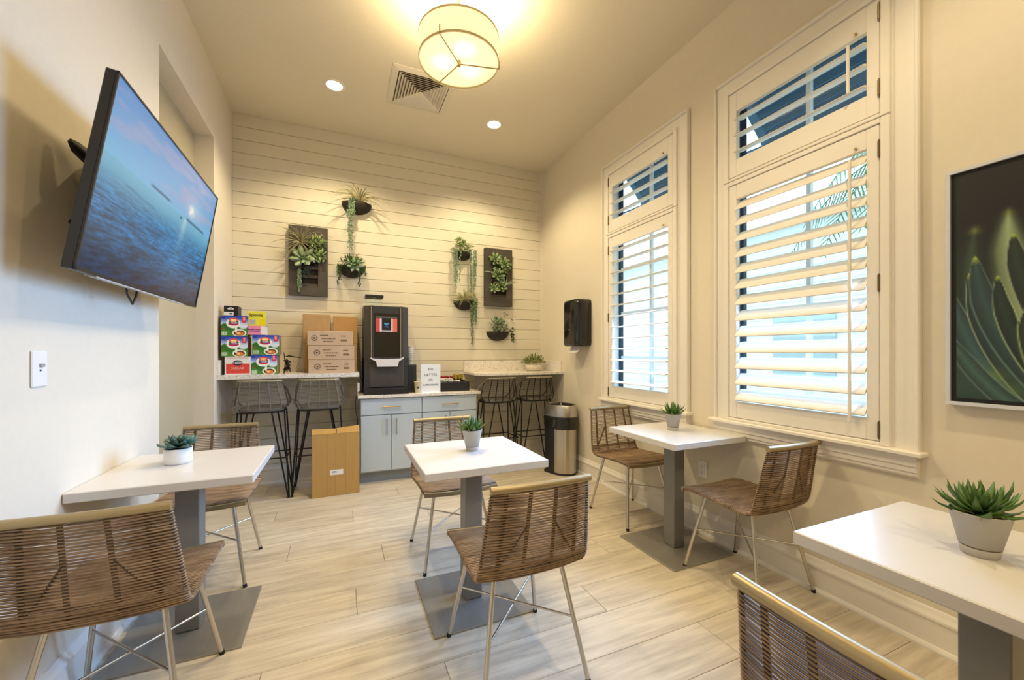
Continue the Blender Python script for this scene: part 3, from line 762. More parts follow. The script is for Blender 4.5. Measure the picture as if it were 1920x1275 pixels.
def sea(U,V):
    hz = .385; c = np.zeros(U.shape+(3,))
    sk = np.clip(V/hz,0,1); top = np.array((.42,.62,.86)); low = np.array((.46,.74,.92))
    c[:] = top+(low-top)*sk[...,None]
    n = vnoise(U*5+V*4,V*16+U*3,1)*.6+vnoise(U*12+V*6,V*38,2)*.4
    cl = sstep(.42,.72,n)*sstep(.0,.12,U*.35+.10-V*.30+.05)*(1-sstep(.18,.34,V-.09*U))
    c = mixc(c, cl*.75, (.64,.68,.85))
    sun = np.exp(-(((U-.70-.02*vnoise(U*60,V*60,8))/.028)**2+((V-.312+.03*vnoise(U*40,V*20,7))/.030)**2))*.8; sun2 = np.exp(-(((U-.74)/.09)**2+((V-.27)/.07)**2))
    c = mixc(c, np.clip(sun*1.2+sun2*.35,0,1), (1,.97,.95))
    w = np.clip((V-hz)/(1-hz),0,1); band = np.array((.42,.72,.86)); mid = np.array((.12,.43,.64)); deep = np.array((.01,.17,.30))
    k1 = sstep(0,.40,w)[...,None]; k2 = sstep(.35,1,w)[...,None]
    sea_ = band*(1-k1)+mid*k1; sea_ = sea_*(1-k2)+deep*k2
    f = 1/(.05+w)
    rp = vnoise(U*26*(.6+.03*f)+V*12, np.log(.05+w)*34+U*7, 3)*.6+vnoise(U*60+V*20, np.log(.05+w)*75, 4)*.4
    sea_ = sea_*(1+(rp-.5)[...,None]*1.25*sstep(.08,.45,w)[...,None])
    gl = np.exp(-((U-.665+.05*w)/(.02+.05*w))**2)*np.exp(-w*3.2)*.7
    sea_ = mixc(sea_, gl, (.86,.90,.92)); sea_ = mixc(sea_, np.exp(-((U-.60)/.22)**2)*sstep(.1,.45,w)*(1-sstep(.75,1,w))*.25, (.10,.55,.85))
    isw = (V>=hz)[...,None]; c = np.where(isw, sea_, c)
    for u0,u1,v0,v1 in ((.30,.51,.352,.362),(.66,.93,.372,.384)):
        dk = sstep(u0,u0+.03,U)*(1-sstep(u1-.05,u1,U))*sstep(v0-.006,v0,V)*(1-sstep(v1,v1+.006,V)); c = mixc(c, dk*.7, (.10,.28,.45))
    dk = sstep(.14,.17,U)*(1-sstep(.36,.40,U))*sstep(.455,.46,V-.05*U)*(1-sstep(.468,.474,V-.05*U)); c = mixc(c, dk*.5, (.2,.45,.65))
    dk = np.exp(-(((U-.615)/.008)**2+((V-.402)/.008)**2)); c = mixc(c, dk, (.08,.12,.15))
    return c
printed('screen', tw-2*e, th-.018, 260, 150, sea, mat_print('tv_picture', .25, .72), t, loc=(0,-.0005,.002))
MB().box((-.30,.030,-.20),(.30,.055,.22),b=.008).build('rear_housing', blackp, t)
MB().box((-.44,-.003,-th/2-.004),(.38,.028,-th/2+.0)).build('bottom_strip', mat('tv_underside',(.5,.5,.5),.4,noise=.05), t)
t = thing('television_mount', 'black steel wall bracket behind the television', 'bracket', (XL,2.05,1.85))
MB().box((.0,.06,-.15),(.02,.36,.12),b=.003).build('wall_plate', blackm, t)
for (y0,z0,y1,z1) in ((-.155,.115,.02,.02),(-.15,-.165,.02,-.13)):
    MB().tube([(.030,y0,z0),(.036,y0+.02,z0-.012),(.07,(y0+y1)/2,(z0+z1)/2),(.09,y1,z1)], [.010,.024,.034,.034], 8, flat=(1,.5)).build('arm', blackm, t)
MB().box((.015,.0,-.14),(.14,.22,.10),b=.006).build('tilt_head', blackm, t)
t = thing('television_cable', 'short black cable loop hanging under the television', 'cable', (-.785,2.10,1.505))
MB().tube([(0,-.04,.02),(0.005,-.03,-.05),(.01,0,-.085),(.012,.025,-.05),(.01,.05,0.0),(.01,.12,-.004),(.01,.2,.02)], .004, 6).build('cord', blackp, t)

# ------------------------------------------------------------------ framed picture on the right wall
t = thing('framed_picture', 'silver framed close-up picture of green succulent leaves on the right wall', 'picture', (XR-.001,.472,1.477), -PI/2)
pw, ph = .62, .918; silver = mat('silver_frame',(.66,.67,.70),.35,metal=.3,noise=.03)
m = MB(); q = .014
for lo,hi in (((-pw/2,-.040,-ph/2),(pw/2,0,-ph/2+q)),((-pw/2,-.040,ph/2-q),(pw/2,0,ph/2)),((-pw/2,-.040,-ph/2+q),(-pw/2+q,0,ph/2-q)),((pw/2-q,-.040,-ph/2+q),(pw/2,0,ph/2-q))): m.box(lo,hi,b=.001)
m.build('frame', silver, t)
MB().box((-pw/2+q,-.030,-ph/2+q),(pw/2-q,-.002,ph/2-q)).build('shadow_gap', mat('picture_black',(.004,.004,.004),.6,noise=.05), t)
def agave(U,V):
    X = U*.568; c = np.zeros(U.shape+(3,)); k = sstep(.12,.95,V)[...,None]
    c[:] = np.array((.012,.014,.008))*(1-k)+np.array((.13,.22,.19))*k
    n = vnoise(U*5,V*8,5)[...,None]; c *= .6+.8*n
    def lf(c, x0,y0,x1,y1,bx,by,w,col,edge,soft=.003,tip=(.62,.68,.25)):
        ts = np.linspace(0,1,220); d = np.full(X.shape,9.); T = np.zeros(X.shape); S = np.zeros(X.shape)
        for t_ in ts:
            px = (1-t_)**2*x0+2*t_*(1-t_)*bx+t_*t_*x1; py = (1-t_)**2*y0+2*t_*(1-t_)*by+t_*t_*y1
            tx = 2*(1-t_)*(bx-x0)+2*t_*(x1-bx); ty = (2*(1-t_)*(by-y0)+2*t_*(y1-by))*.89; l = math.hypot(tx,ty)
            dx = X-px; dy = (V-py)*.89; dd = np.hypot(dx,dy); better = dd < d
            d = np.where(better,dd,d); T = np.where(better,t_,T); S = np.where(better,(dx*ty-dy*tx)/l,S)
        ww = w*np.clip(T*3.2,0,1)**.6*(1+.25*T)+.0005
        ins = 1-sstep(ww-soft,ww+soft,d); r = np.clip(np.abs(S)/ww,0,1)
        base = np.array(col)*(.75+.75*(1-r))[...,None]
        base = base*(1-(sstep(.80,.97,r))[...,None])+np.array(edge)*(sstep(.80,.97,r))[...,None]
        tp = (1-sstep(0,.07,T))[...,None]; base = base*(1-tp)+np.array(tip)*tp
        return c*(1-ins[...,None])+base*ins[...,None]
    c = lf(c,.135,.195,.20,.75,.125,.45,.042,(.36,.42,.30),(.30,.36,.26),.02,(.50,.55,.22))
    c = lf(c,.05,.25,.08,.8,.02,.5,.03,(.12,.17,.12),(.10,.15,.11),.03)
    c = lf(c,.30,.15,.26,.8,.33,.5,.05,(.25,.32,.22),(.2,.27,.2),.02)
    c = lf(c,.145,.30,.21,.66,.155,.5,.026,(.07,.11,.08),(.50,.56,.48))
    c = lf(c,-.02,.50,.16,1.0,.02,.8,.03,(.12,.20,.20),(.45,.55,.52))
    c = lf(c,.036,.44,.20,.98,.055,.76,.028,(.08,.15,.14),(.55,.62,.52))
    c = lf(c,.050,.37,.23,.95,.065,.70,.034,(.10,.17,.17),(.34,.44,.42))
    c = lf(c,.108,.465,.23,.93,.115,.72,.024,(.06,.11,.08),(.62,.70,.50))
    c = lf(c,.190,.585,.24,.95,.165,.75,.028,(.10,.15,.09),(.58,.66,.44))
    c = lf(c,.40,.25,.28,.98,.42,.7,.04,(.09,.16,.14),(.42,.52,.48))
    c = lf(c,.52,.35,.33,1.0,.50,.75,.04,(.08,.14,.13),(.45,.55,.48))
    c = lf(c,.33,.40,.27,1.0,.33,.75,.03,(.07,.13,.10),(.55,.62,.46))
    for x,y,r,cl in ((.10,.90,.03,(.40,.48,.20)),(.14,.96,.035,(.36,.44,.24)),(.06,.86,.03,(.24,.34,.30)),(.02,.95,.04,(.16,.26,.24)),(.30,.93,.04,(.3,.4,.25))):
        b_ = np.exp(-((X-x)**2+((V-y)*.89)**2)/r**2)*.55; c = mixc(c,b_,cl)
    c = lf(c,-.03,.70,.19,1.06,.06,.95,.025,(.14,.22,.20),(.36,.48,.44),.006)
    return np.clip(c,0,1)**.9
printed('print', pw-2*q-.03, ph-2*q-.03, 150, 220, agave, mat_print('picture_print', .5), t, loc=(0,-.031,0))

# ------------------------------------------------------------------ boxes on the left bar counter
def creamer(U,V):
    c = np.zeros(U.shape+(3,)); k = sstep(.0,.5,V)[...,None]
    c[:] = np.array((.12,.27,.68))*(1-k)+np.array((.86,.90,.97))*k
    c = mixc(c, sstep(.46,.56,V+.10*np.sin(U*5.2+.4)+.05*np.sin(U*13)), (.16,.42,.14))
    c = mixc(c, sstep(.62,.75,V+.07*np.sin(U*7+2))*vnoise(U*14,V*14,9), (.36,.58,.20))
    el = lambda x,y,a,b: 1-sstep(.92,1.04,np.hypot((U-x)/a,(V-y)/b))
    c = mixc(c, el(.46,.36,.27,.26), (.95,.95,.93)); c = mixc(c, el(.47,.20,.19,.10), (.88,.33,.27)); c = mixc(c, el(.47,.215,.12,.045), (.97,.90,.66))
    c = mixc(c, el(.47,.40,.20,.085), (.80,.12,.22)); c = mixc(c, el(.48,.375,.19,.045), (.35,.16,.50)); c = mixc(c, el(.50,.365,.15,.012)*.9, (.95,.92,.95))
    c = mixc(c, el(.33,.31,.05,.04)+el(.62,.30,.05,.04), (.16,.42,.16))
    c = mixc(c, el(.69,.84,.27,.19), (.95,.94,.90)); c = mixc(c, el(.69,.85,.21,.135), (.22,.09,.04)); c = mixc(c, el(.70,.87,.16,.10), (.84,.50,.20)); c = mixc(c, el(.66,.86,.05,.05), (.96,.80,.55))
    c = mixc(c, sstep(.52,.53,U)*(1-sstep(.60,.62,U))*sstep(.55,.58,V)*(1-sstep(.80,.84,V)), (.93,.93,.93))
    bx = lambda a,b,d,e: sstep(a-.008,a+.008,U)*(1-sstep(b-.008,b+.008,U))*sstep(d-.01,d+.01,V)*(1-sstep(e-.01,e+.01,V))
    c = mixc(c, bx(.80,.94,.04,.33), (.86,.16,.28)); c = mixc(c, bx(.83,.91,.08,.12)+bx(.83,.91,.15,.19)+bx(.84,.90,.22,.25), (.97,.80,.82))
    c = mixc(c, bx(.03,.23,.80,.95), (.93,.95,.90)); c = mixc(c, bx(.05,.10,.83,.92)+bx(.12,.16,.83,.92)+bx(.18,.21,.83,.92), (.45,.60,.45))
    c = mixc(c, bx(.03,.16,.05,.16), (.10,.20,.62)); c = mixc(c, el(.10,.63,.05,.04), (.62,.24,.14))
    return c
CRP = mat_print('creamer_print', .4)
proto = []
def carton(t, w, d, h, front, name='carton', sides=card):
    MB().box((-w/2,0,0),(w/2,d,h),b=.0015).build(name, sides, t)
def creamer_box(label, x0, x1, y, z0, z1):
    t = thing('creamer_box', label, 'box', ((x0+x1)/2, y, z0), 0, 'creamer boxes stacked on the left counter')
    w, h = x1-x0, z1-z0; MB().box((-w/2,.001,0),(w/2,.15,h-.0005),b=.0015).build('carton', mat('blue_brown_carton',(.36,.26,.13),.7,noise=.5,scale=14), t)
    if not proto: proto.append(printed('front_print', 1, 1, 72, 60, creamer, CRP, t)); o = proto[0]
    else: o = proto[0].copy(); COL.objects.link(o); o.parent = t
    o.location = (0,0,h/2); o.scale = (w,1,h)
    return t
YF = 3.858
t = thing('packet_box', 'dark cardboard tray box under the left stack of creamer boxes, behind the red sugar box', 'box', (-.765,YF+.05,ZA))
MB().box((-.11,0,0),(.085,.22,.146),b=.002).build('carton', mat('dark_carton',(.13,.10,.06),.8,noise=.3), t)
creamer_box('creamer box in the middle of the left stack, above the red sugar box', -.877,-.696,YF,1.1905,1.3535)
creamer_box('creamer box at the top of the left stack, under the small black box', -.878,-.697,YF,1.356,1.520)
creamer_box('creamer box at the bottom of the right stack, standing on the counter', -.672,-.487,YF,ZA,1.2045)
creamer_box('creamer box in the middle of the right stack, below the pink box', -.664,-.472,YF,1.206,1.368)
red = mat('sugar_red',(.72,.065,.05),.45,noise=.03); wht = mat('box_white',(.82,.80,.76),.5,noise=.02); navy = mat('logo_navy',(.02,.03,.10),.5,noise=.05)
t = thing('sugar_box', 'red and white sugar box at the lower left of the stacks', 'box', (-.762,YF-.012,ZA), 0)
MB().box((-.0875,0,0),(.0875,.058,.146),b=.0015).build('carton', wht, t)
MB().box((-.078,-.0008,.010),(.083,.0005,.090)).build('red_panel', red, t)
for zz in (.130,.137): MB().box((-.078,-.0006,zz),(.07,.0005,zz+.003)).build('red_rule', mat('pale_red',(.75,.40,.36),.5,noise=.05), t)
MB().lathe([(0,0),(1,0),(1,.0012),(0,.0012)],32,M=Matrix.Translation((.0,.0,.096)) @ Matrix.Rotation(PI/2,4,'X') @ Matrix.Diagonal((.034,.021,1,1))).build('logo_oval', navy, t)
text('lettering', "N'JOY", .022, wht, t, (0,-.0018,.096), bold=.0006)
text('lettering', 'SUGAR', .026, mat('pale_letter',(.85,.62,.55),.5,noise=.02), t, (.0,-.0015,.052), spacing=1.1)
t = thing('sweetener_box', 'pink sweetener box between the yellow box and a creamer box', 'box', (-.634,YF+.004,1.3685), .0)
MB().box((-.061,0,0),(.061,.10,.075),b=.001).build('carton', mat('sweet_pink',(.82,.26,.42),.5,noise=.03), t)
MB().box((.0612,.001,.001),(.063,.10,.074)).box((.030,-.0005,.002),(.061,.0005,.073)).build('white_end', wht, t)
text('lettering', "Sweet'N Low", .0165, mat('letter_purple',(.10,.02,.20),.5,noise=.05), t, (-.018,-.0012,.045), bold=.0004, sx=.95)
MB().box((-.05,-.0006,.028),(.02,.0005,.031)).build('rule', mat('letter_purple',(.1,.02,.2)), t)
t = thing('sweetener_box', 'yellow sweetener box on top of the right stack', 'box', (-.630,YF+.006,1.444), 0)
MB().box((-.064,0,0),(.064,.09,.118),b=.001).build('carton', mat('sweet_yellow',(.80,.74,.05),.5,noise=.04), t)
MB().box((.018,-.0006,.004),(.0635,.0005,.058)).build('yellow_panel', mat('deep_yellow',(.85,.68,.0),.5,noise=.05), t)
MB().box((-.055,-.0006,.012),(-.012,.0005,.050)).build('photo_patch', mat('cup_photo_grey',(.55,.52,.55),.5,noise=.4,scale=60), t)
MB().box((.0642,.001,.001),(.066,.089,.117)).build('end_panel', mat('box_end_grey',(.62,.62,.58),.5,noise=.5,scale=50), t)
text('lettering', 'Splenda', .034, mat('letter_brown',(.06,.03,.02),.5,noise=.05), t, (-.008,-.0014,.088), bold=.0004, sx=.95)
t = thing('small_box', 'small black and white box on top of the left stack', 'box', (-.812,YF+.01,1.521), .0)
MB().box((-.048,0,0),(.048,.12,.080),b=.001).build('carton', mat('box_black',(.012,.012,.018),.4,noise=.1), t)
MB().box((-.047,-.0006,.002),(.018,.0005,.030)).build('white_label', wht, t)
m = MB()
for x,w,zz,h in ((-.022,.006,.049,.012),(-.014,.008,.049,.012),(-.004,.007,.049,.012),(.006,.012,.049,.012),(-.012,.02,.064,.003)): m.box((x,-.0012,zz),(x+w,-.0002,zz+h))
m.build('printed_mark', wht, t)
MB().box((-.010,-.0012,.010),(.010,-.0004,.022)).build('mark', navy, t)
# dried sprig
t = thing('dried_sprig', 'dark brown dried flower sprig with a long drooping leaf on the left counter', 'plant', (-.435,3.93,ZA))
sp = mat('dark_dried_leaf',(.03,.012,.008),.6,noise=.4,scale=40)
MB().tube([(-.01,0,0),(-.005,0,.03),(.0,0,.09),(-.005,0,.15),(-.012,0,.185)],[.006,.004,.004,.005,.002],6).build('stem', sp, t)
MB().leaf([(.0,0,.145),(.03,-.005,.155),(.075,-.01,.145),(.12,-.01,.135)],[.008,.017,.012,.003],.5).build('long_leaf', sp, t)
rr = random.Random(2); m = MB()
for k in range(18):
    a = rr.uniform(-.9,.9); p = Vector((rr.uniform(-.005,.02),rr.uniform(-.01,.01),rr.uniform(.05,.13))); q = p+Vector((rr.uniform(-.015,.035),rr.uniform(-.015,.01),rr.uniform(-.05,-.01)))
    m.leaf([p,p.lerp(q,.5)+Vector((.004,0,.004)),q],[.005,.015,.001],.5)
m.build('petals', sp, t, kind='stuff')
# pale and brown cartons
def print_lines(t, y, w, h, dx=0):
    M = Matrix.Translation((-.115+dx, y, h*.5)) @ Matrix.Rotation(PI/2,4,'X')
    m = MB().lathe([(.022,0),(.025,0),(.025,.0006),(.022,.0006),(.022,0)],24,M=M,cap=False)
    for k in range(7): m.lathe([(.0155,0),(.020,0),(.020,.0006),(.0155,.0006)],4,M=M,a0=k*.9,a1=k*.9+.45,cap=False)
    m.lathe([(0,0),(.008,0),(.008,.0006),(0,.0006)],10,M=M); m.build('printed_emblem', inkm, t)
    m = MB(); rr = random.Random(3)
    for r_,(x0,x1,zz) in enumerate(((-.07,-.005,.70),(-.058,.055,.48),(-.045,.035,.28))):
        x = x0
        while x < x1:
            l = rr.uniform(.006,.016); m.box((x+dx,y-.0006,h*zz-.004),(min(x+l,x1)+dx,y,h*zz+.003)); x += l+.003
    for x0,x1,zz,hh in ((.10,.14,.66,.004),(.10,.145,.36,.008)):
        x = x0
        while x < x1: m.box((x+dx-.005,y-.0006,h*zz-hh),(x+.006+dx-.005,y,h*zz+hh)); x += .0085
    m.build('printed_lines', inkm, t)
for lb,x0,x1,z0,z1,dx in (('lowest of the three pale printed cartons stacked on the left counter',-.253,.117,ZA,1.1595,0.),('middle one of the three pale printed cartons on the left counter',-.257,.115,1.161,1.284,.0),('topmost of the three pale printed cartons on the left counter',-.262,.104,1.2855,1.411,-.012)):
    t = thing('printed_carton', lb, 'box', ((x0+x1)/2,YF+.0,z0), random.uniform(-.006,.006), 'pale printed cartons')
    w,h = x1-x0, z1-z0; MB().box((-w/2,0,0),(w/2,.19,h),b=.003).build('carton', cardp, t)
    print_lines(t, -.0002, w, h, dx)
    if 'middle' in lb: MB().box((.004,-.0008,0),(.006,.0005,h)).build('seam', mat('card_seam',(.25,.16,.08),.9,noise=.1), t)
yb = YF+.20
t = thing('brown_carton', 'brown carton behind the pale cartons, at the bottom', 'box', (-.08,yb,ZA)); MB().box((-.226,0,0),(.225,.235,.262),b=.003).build('carton', card, t)
t = thing('brown_carton', 'upright brown carton at the upper left behind the pale cartons', 'box', (-.193,yb,1.3055)); MB().box((-.118,0,0),(.108,.225,.265),b=.003).build('carton', card, t); MB().box((-.10,-.0006,.255),(.10,.0008,.2655)).build('tape', tape, t)
t = thing('brown_carton', 'upright brown carton at the upper right behind the pale cartons', 'box', (.050,yb,1.3055), -.02); MB().box((-.112,0,0),(.100,.225,.255),b=.003).build('carton', mat('orange_cardboard',(.45,.25,.08),.8,noise=.15,scale=5), t); MB().box((-.10,-.0006,.245),(.09,.0008,.2555)).build('tape', tape, t)
# tall floor carton
t = thing('tall_carton', 'tall brown cardboard carton standing on the floor before the cabinets', 'box', (-.032,3.735,0), .035)
MB().box((-.187,0,0),(.187,.072,.530),b=.003).build('carton', mat('floor_cardboard',(.50,.30,.09),.8,noise=.10,scale=5,stretch=(8,1,.6),bump=.1), t)
fm = mat('floor_cardboard',(.5,.3,.09))
MB().add([(-.187,0,.530),(.0,0,.530),(.0,.07,.560),(-.187,.07,.566),(-.187,.0,.533),(.0,.0,.533),(.0,.07,.563),(-.187,.07,.569)],[(3,2,1,0),(4,5,6,7),(0,1,5,4),(1,2,6,5),(2,3,7,6),(3,0,4,7)]).build('flap', fm, t)
MB().add([(.006,0,.530),(.187,0,.530),(.187,.07,.578),(.006,.07,.562),(.006,.0,.533),(.187,.0,.533),(.187,.07,.581),(.006,.07,.565)],[(3,2,1,0),(4,5,6,7),(0,1,5,4),(1,2,6,5),(2,3,7,6),(3,0,4,7)]).build('flap', fm, t)
for x in (-.07,-.005,.075): MB().box((x,-.0006,.006),(x+.002,.0006,.524)).build('crease', mat('crease_brown',(.36,.20,.06),.8,noise=.1), t)
MB().box((-.048,-.001,.178),(.055,.0004,.222)).build('shipping_label', wht, t)
for x,zz,w in ((-.035,.207,.035),(-.035,.200,.045),(-.03,.188,.02)): MB().box((x,-.0016,zz),(x+w,-.0009,zz+.003)).build('label_print', navy, t)

# ------------------------------------------------------------------ coffee machine, sign, cups, tray
MY = 3.97; K = CT
mb_ = mat('machine_charcoal',(.032,.034,.038),.35,noise=.08,scale=20,spec=.5); mside = mat('machine_grey',(.065,.06,.055),.4,noise=.08)
t = thing('coffee_machine', 'tall charcoal coffee machine with a screen on the cabinet worktop', 'coffee machine', (.408,MY,K))
hb = .838
MB().prism([(-.150,.012),(.150,.012),(.205,.05),(.205,.32),(-.205,.32),(-.205,.05)], .07, hb).build('body', mside, t)
m = MB().box((-.118,-.004,.765),(.118,.014,hb-.006),b=.003).box((-.118,-.004,.345),(.118,.014,.352)); m.build('upper_fascia', mb_, t)
for x in (-.150,.118): 
    MB().box((x,-.008,.33),(x+.032,.016,hb),b=.004).build('side_strip', mb_, t)
    MB().box((x+.006,-.010,.33),(x+.012,-.006,hb-.01)).build('silver_line', steel, t)
MB().box((-.118,-.002,.345),(.118,.012,.765)).build('door_glass', mat('gloss_black',(.006,.006,.005),.12,noise=.05,spec=.6), t)
def scr(U,V):
    c = np.full(U.shape+(3,), .04); c = mixc(c, 1-sstep(.24,.28,U), (.86,.30,.32)); c = mixc(c, sstep(.16,.22,U)*(1-sstep(.27,.28,U)), (.98,.86,.84)); c = mixc(c, sstep(.72,.76,U), (.95,.45,.34)); c = mixc(c, sstep(.72,.73,U)*(1-sstep(.76,.82,U)), (.98,.86,.84))
    c = mixc(c, sstep(.86,.90,V)*(1-sstep(.95,1.0,V))*sstep(.24,.30,U)*(1-sstep(.70,.78,U)), (.95,.92,.92))
    dm = np.abs(U-.5)/.14+np.abs(V-.38)/.20; c = mixc(c, (1-sstep(.8,1,dm))*sstep(.30,.36,V), (.25,.62,.80)); c = mixc(c, sstep(.56,.60,V)*(1-sstep(.64,.70,V))*(np.abs(U-.5)<.1), (.15,.35,.6))
    return c
printed('screen', .196, .128, 60, 44, scr, mat_print('machine_display', .3, .75), t, loc=(-.004,-.0035,.655))
MB().box((-.102,-.003,.722),(.096,.002,.737)).build('screen_header', mat('header_grey',(.10,.10,.11),.4,noise=.1), t)
pol = [(-.150,.350),(-.120,.338),(.0,.333),(.120,.338),(.150,.350),(.150,.338),(.105,.310),(.095,.262),(-.090,.262),(-.100,.310),(-.150,.338)]
MB().prism(list(reversed(pol)), -.045, .010, axis='y').build('spout_cover', mat('spout_silver',(.74,.73,.74),.35,metal=.15,noise=.02), t)
MB().prism([(-.165,.05),(.165,.05),(.165,.32),(-.165,.32)], .03, .262).build('alcove', mb_, t)
MB().box((-.205,.02,.05),(-.150,.30,.34)).build('cheek', mb_, t); MB().box((.150,.02,.05),(.205,.30,.34)).build('cheek', mb_, t)
MB().prism([(-.205,-.055),(.195,-.055),(.205,.30),(-.212,.30)], 0, .052).build('drip_tray', blackp, t)
m = MB()
for k in range(10): m.box((-.16,-.045+k*.012,.0525),(.16,-.039+k*.012,.055))
m.build('drip_grate', mat('grate_grey',(.08,.085,.09),.35,metal=.4,noise=.1), t)
hop = mat('clear_hopper', (.75,.78,.76), .08, trans=.0, alpha=None); hopg = mat_glass('hopper_plastic')
for x in (-.150,-.066):
    h_ = MB().box((x-.035,.08,hb),(x+.040,.22,hb+.085),b=.004).build('hopper', hopg, t)
    MB().box((x-.039,.075,hb+.085),(x+.044,.225,hb+.112),b=.004).build('hopper_lid', blackp, h_)
t = thing('cup_stack', 'stack of white paper cups beside the coffee machine', 'cup stack', (.660,4.17,K+.278))
m = MB()
for k in range(7): m.lathe([(.026,k*.022),(.031,k*.022+.045),(.0325,k*.022+.046),(.0325,k*.022+.05),(.028,k*.022+.05)],24,cap=False)
m.build('cups', paper, t)
t = thing('brewer_box', 'black box unit to the right of the coffee machine', 'appliance', (.655,4.03,K), 0)
MB().box((-.035,0,0),(.042,.24,.276),b=.004).build('casing', mb_, t)
MB().box((-.030,-.002,.02),(.012,.002,.262),b=.001).build('front_panel', mat('bluish_black',(.025,.032,.045),.25,noise=.1), t)
t = thing('counter_sign', 'white upright card sign reading NO LATTES OR CAPPUCCINOS', 'sign', (.822,3.955,K), .0)
MB().box((-.097,0,0),(.097,.005,.277),b=.001).build('card', mat('sign_white',(.80,.84,.88),.5,noise=.01), t)
MB().box((-.097,-.03,0),(.097,.04,.003),b=.001).build('foot', mat('sign_white',(.8,.84,.88)), t)
ink = mat('sign_ink',(.05,.07,.08),.6,noise=.05)
for s_,zz,sz in (('NO',.228,.030),('LATTES',.174,.033),('OR',.124,.028),('CAPPUCCINOS',.074,.0225)):
    text('lettering', s_, sz, ink, t, (0,-.0008,zz), spacing=1.15 if s_ != 'CAPPUCCINOS' else 1.0, bold=.0003)
t = thing('paper_cup', 'pale paper cup with a small dark emblem beside the white sign', 'cup', (.697,3.955,K))
MB().lathe([(.026,.0),(.027,.002),(.036,.108),(.038,.110),(.036,.112),(.034,.108),(.025,.004),(0,.004)],32).build('cup', mat('cup_cream',(.72,.62,.44),.6,noise=.03), t)
MB().lathe([(0,0),(.010,0),(.010,.001),(0,.001)],16,M=Matrix.Translation((-.004,-.0325,.055)) @ Matrix.Rotation(PI/2+.08,4,'X')).build('emblem', mat('emblem_green',(.02,.05,.02),.5,noise=.1), t)
# organiser tray with creamer cups
t = thing('snack_organizer', 'black stepped organizer tray on the worktop right of the sign', 'tray', (1.075,3.985,K))
MB().box((-.155,.0,0),(.155,.008,.082)).box((-.155,.27,0),(.155,.278,.12)).box((-.155,.008,0),(-.147,.27,.095)).box((.147,.008,0),(.155,.27,.095)).box((-.147,.008,0),(.147,.27,.008)).build('tray', blackp, t)
MB().box((-.005,.008,.008),(.0,.27,.075)).box((-.147,.135,.008),(.147,.14,.085)).build('divider', blackp, t)
MB().box((-.147,.008,.008),(.147,.135,.088)).box((-.147,.14,.008),(.147,.27,.105)).build('riser', blackp, t)
podw = mat('pod_white',(.82,.79,.70),.45,noise=.03); podr = mat('pod_red',(.62,.10,.09),.45,noise=.05); pody = mat('pod_yellow',(.82,.68,.16),.45,noise=.05)
pm = {}
for key,mm_ in (('white',podw),('red',podr),('yellow',pody)):
    pm[key] = MB().lathe([(.009,0),(.0105,.001),(.0135,.016),(.0155,.017),(.0155,.0185),(0,.0185)],12).mesh('creamer_cup', mm_)
rr = random.Random(6)
def pods(key, lbl, x0, x1, y0, y1, z0, nx, ny, nl):
    for l in range(nl):
        for i in range(nx):
            for j in range(ny):
                x = x0+(x1-x0)*(i+.5)/nx+rr.uniform(-.003,.003); y = y0+(y1-y0)*(j+.5)/ny+rr.uniform(-.003,.003)
                o = link('creamer_cup', pm[key], None, (1.075+x, 3.985+y, K+z0+l*.019), (rr.uniform(-.2,.2),rr.uniform(-.2,.2),0))
                tag(o, lbl, 'creamer', key+' creamer cups in the organizer')
pods('white','white single-serve creamer cup in the front of the black organizer',-.145,-.008,.012,.130,.089,5,3,2)
pods('white','white single-serve creamer cup in the front of the black organizer',.005,.07,.012,.130,.089,2,3,1)
pods('red','red single-serve packet cup behind the white ones in the organizer',-.12,-.01,.145,.265,.106,4,3,2)
pods('red','red single-serve packet cup behind the white ones in the organizer',.0,.045,.145,.265,.106,1,3,2)
pods('yellow','yellow single-serve packet cup at the back right of the organizer',.05,.145,.165,.265,.106,3,3,3)
# power cord
t = thing('power_cord', 'black power cord hanging beside the cabinets from the coffee machine', 'cord', (.19,3.99,K))
MB().tube([(.02,.03,.030),(-.02,-.01,.034),(-.048,-.05,.02),(-.062,-.06,-.05),(-.06,-.05,-.13),(-.045,-.04,-.22),(-.04,-.04,-.30),(-.045,-.03,-.40),(-.05,0,-.50)],.0042,6).tube([(.0,.05,.12),(-.014,.04,.17),(-.012,.045,.22),(.0,.06,.25)],.006,6).build('cord', blackp, t)

# ------------------------------------------------------------------ wall fittings
t = thing('towel_dispenser', 'black paper towel dispenser on the right wall beside the far window', 'dispenser', (XR,3.42,1.285))
P = []
for (cx_,cy_,a0) in ((-.150,.10,0),(-.150,-.10,0)): pass
def rrect(w, d, r, n=6):
    P = []
    for cx_,cy_,a0 in ((0,w/2,None),): pass
    pts = [(0,-w/2),(0,w/2)]
    out = [(0.0,w/2)]
    for k in range(n+1):
        a = PI/2+k/n*PI/2; out.append((-d+r+r*math.cos(a), w/2-r+r*math.sin(a)))
    for k in range(n+1):
        a = PI+k/n*PI/2; out.append((-d+r+r*math.cos(a), -w/2+r+r*math.sin(a)))
    out.append((0.0,-w/2)); return out
def inset(P, k, c=(-.08,0)): return [(c[0]+(x-c[0])*k if x < 0 else x, c[1]+(y-c[1])*k) for x,y in P]
pr_ = rrect(.285,.165,.055)
gl = mat('dispenser_black',(.010,.010,.011),.10,noise=.05,spec=.6)
loft(MB(), [(inset(pr_,.86),.0),(inset(pr_,.96),.012),(pr_,.035),(pr_,.42),(inset(pr_,.97),.445),(inset(pr_,.86),.458)]).build('cover', gl, t)
MB().box((-.168,-.006,.16),(-.160,.006,.172),b=.002).build('lock', steel, t)
m = MB(); 
for k in range(6): pass
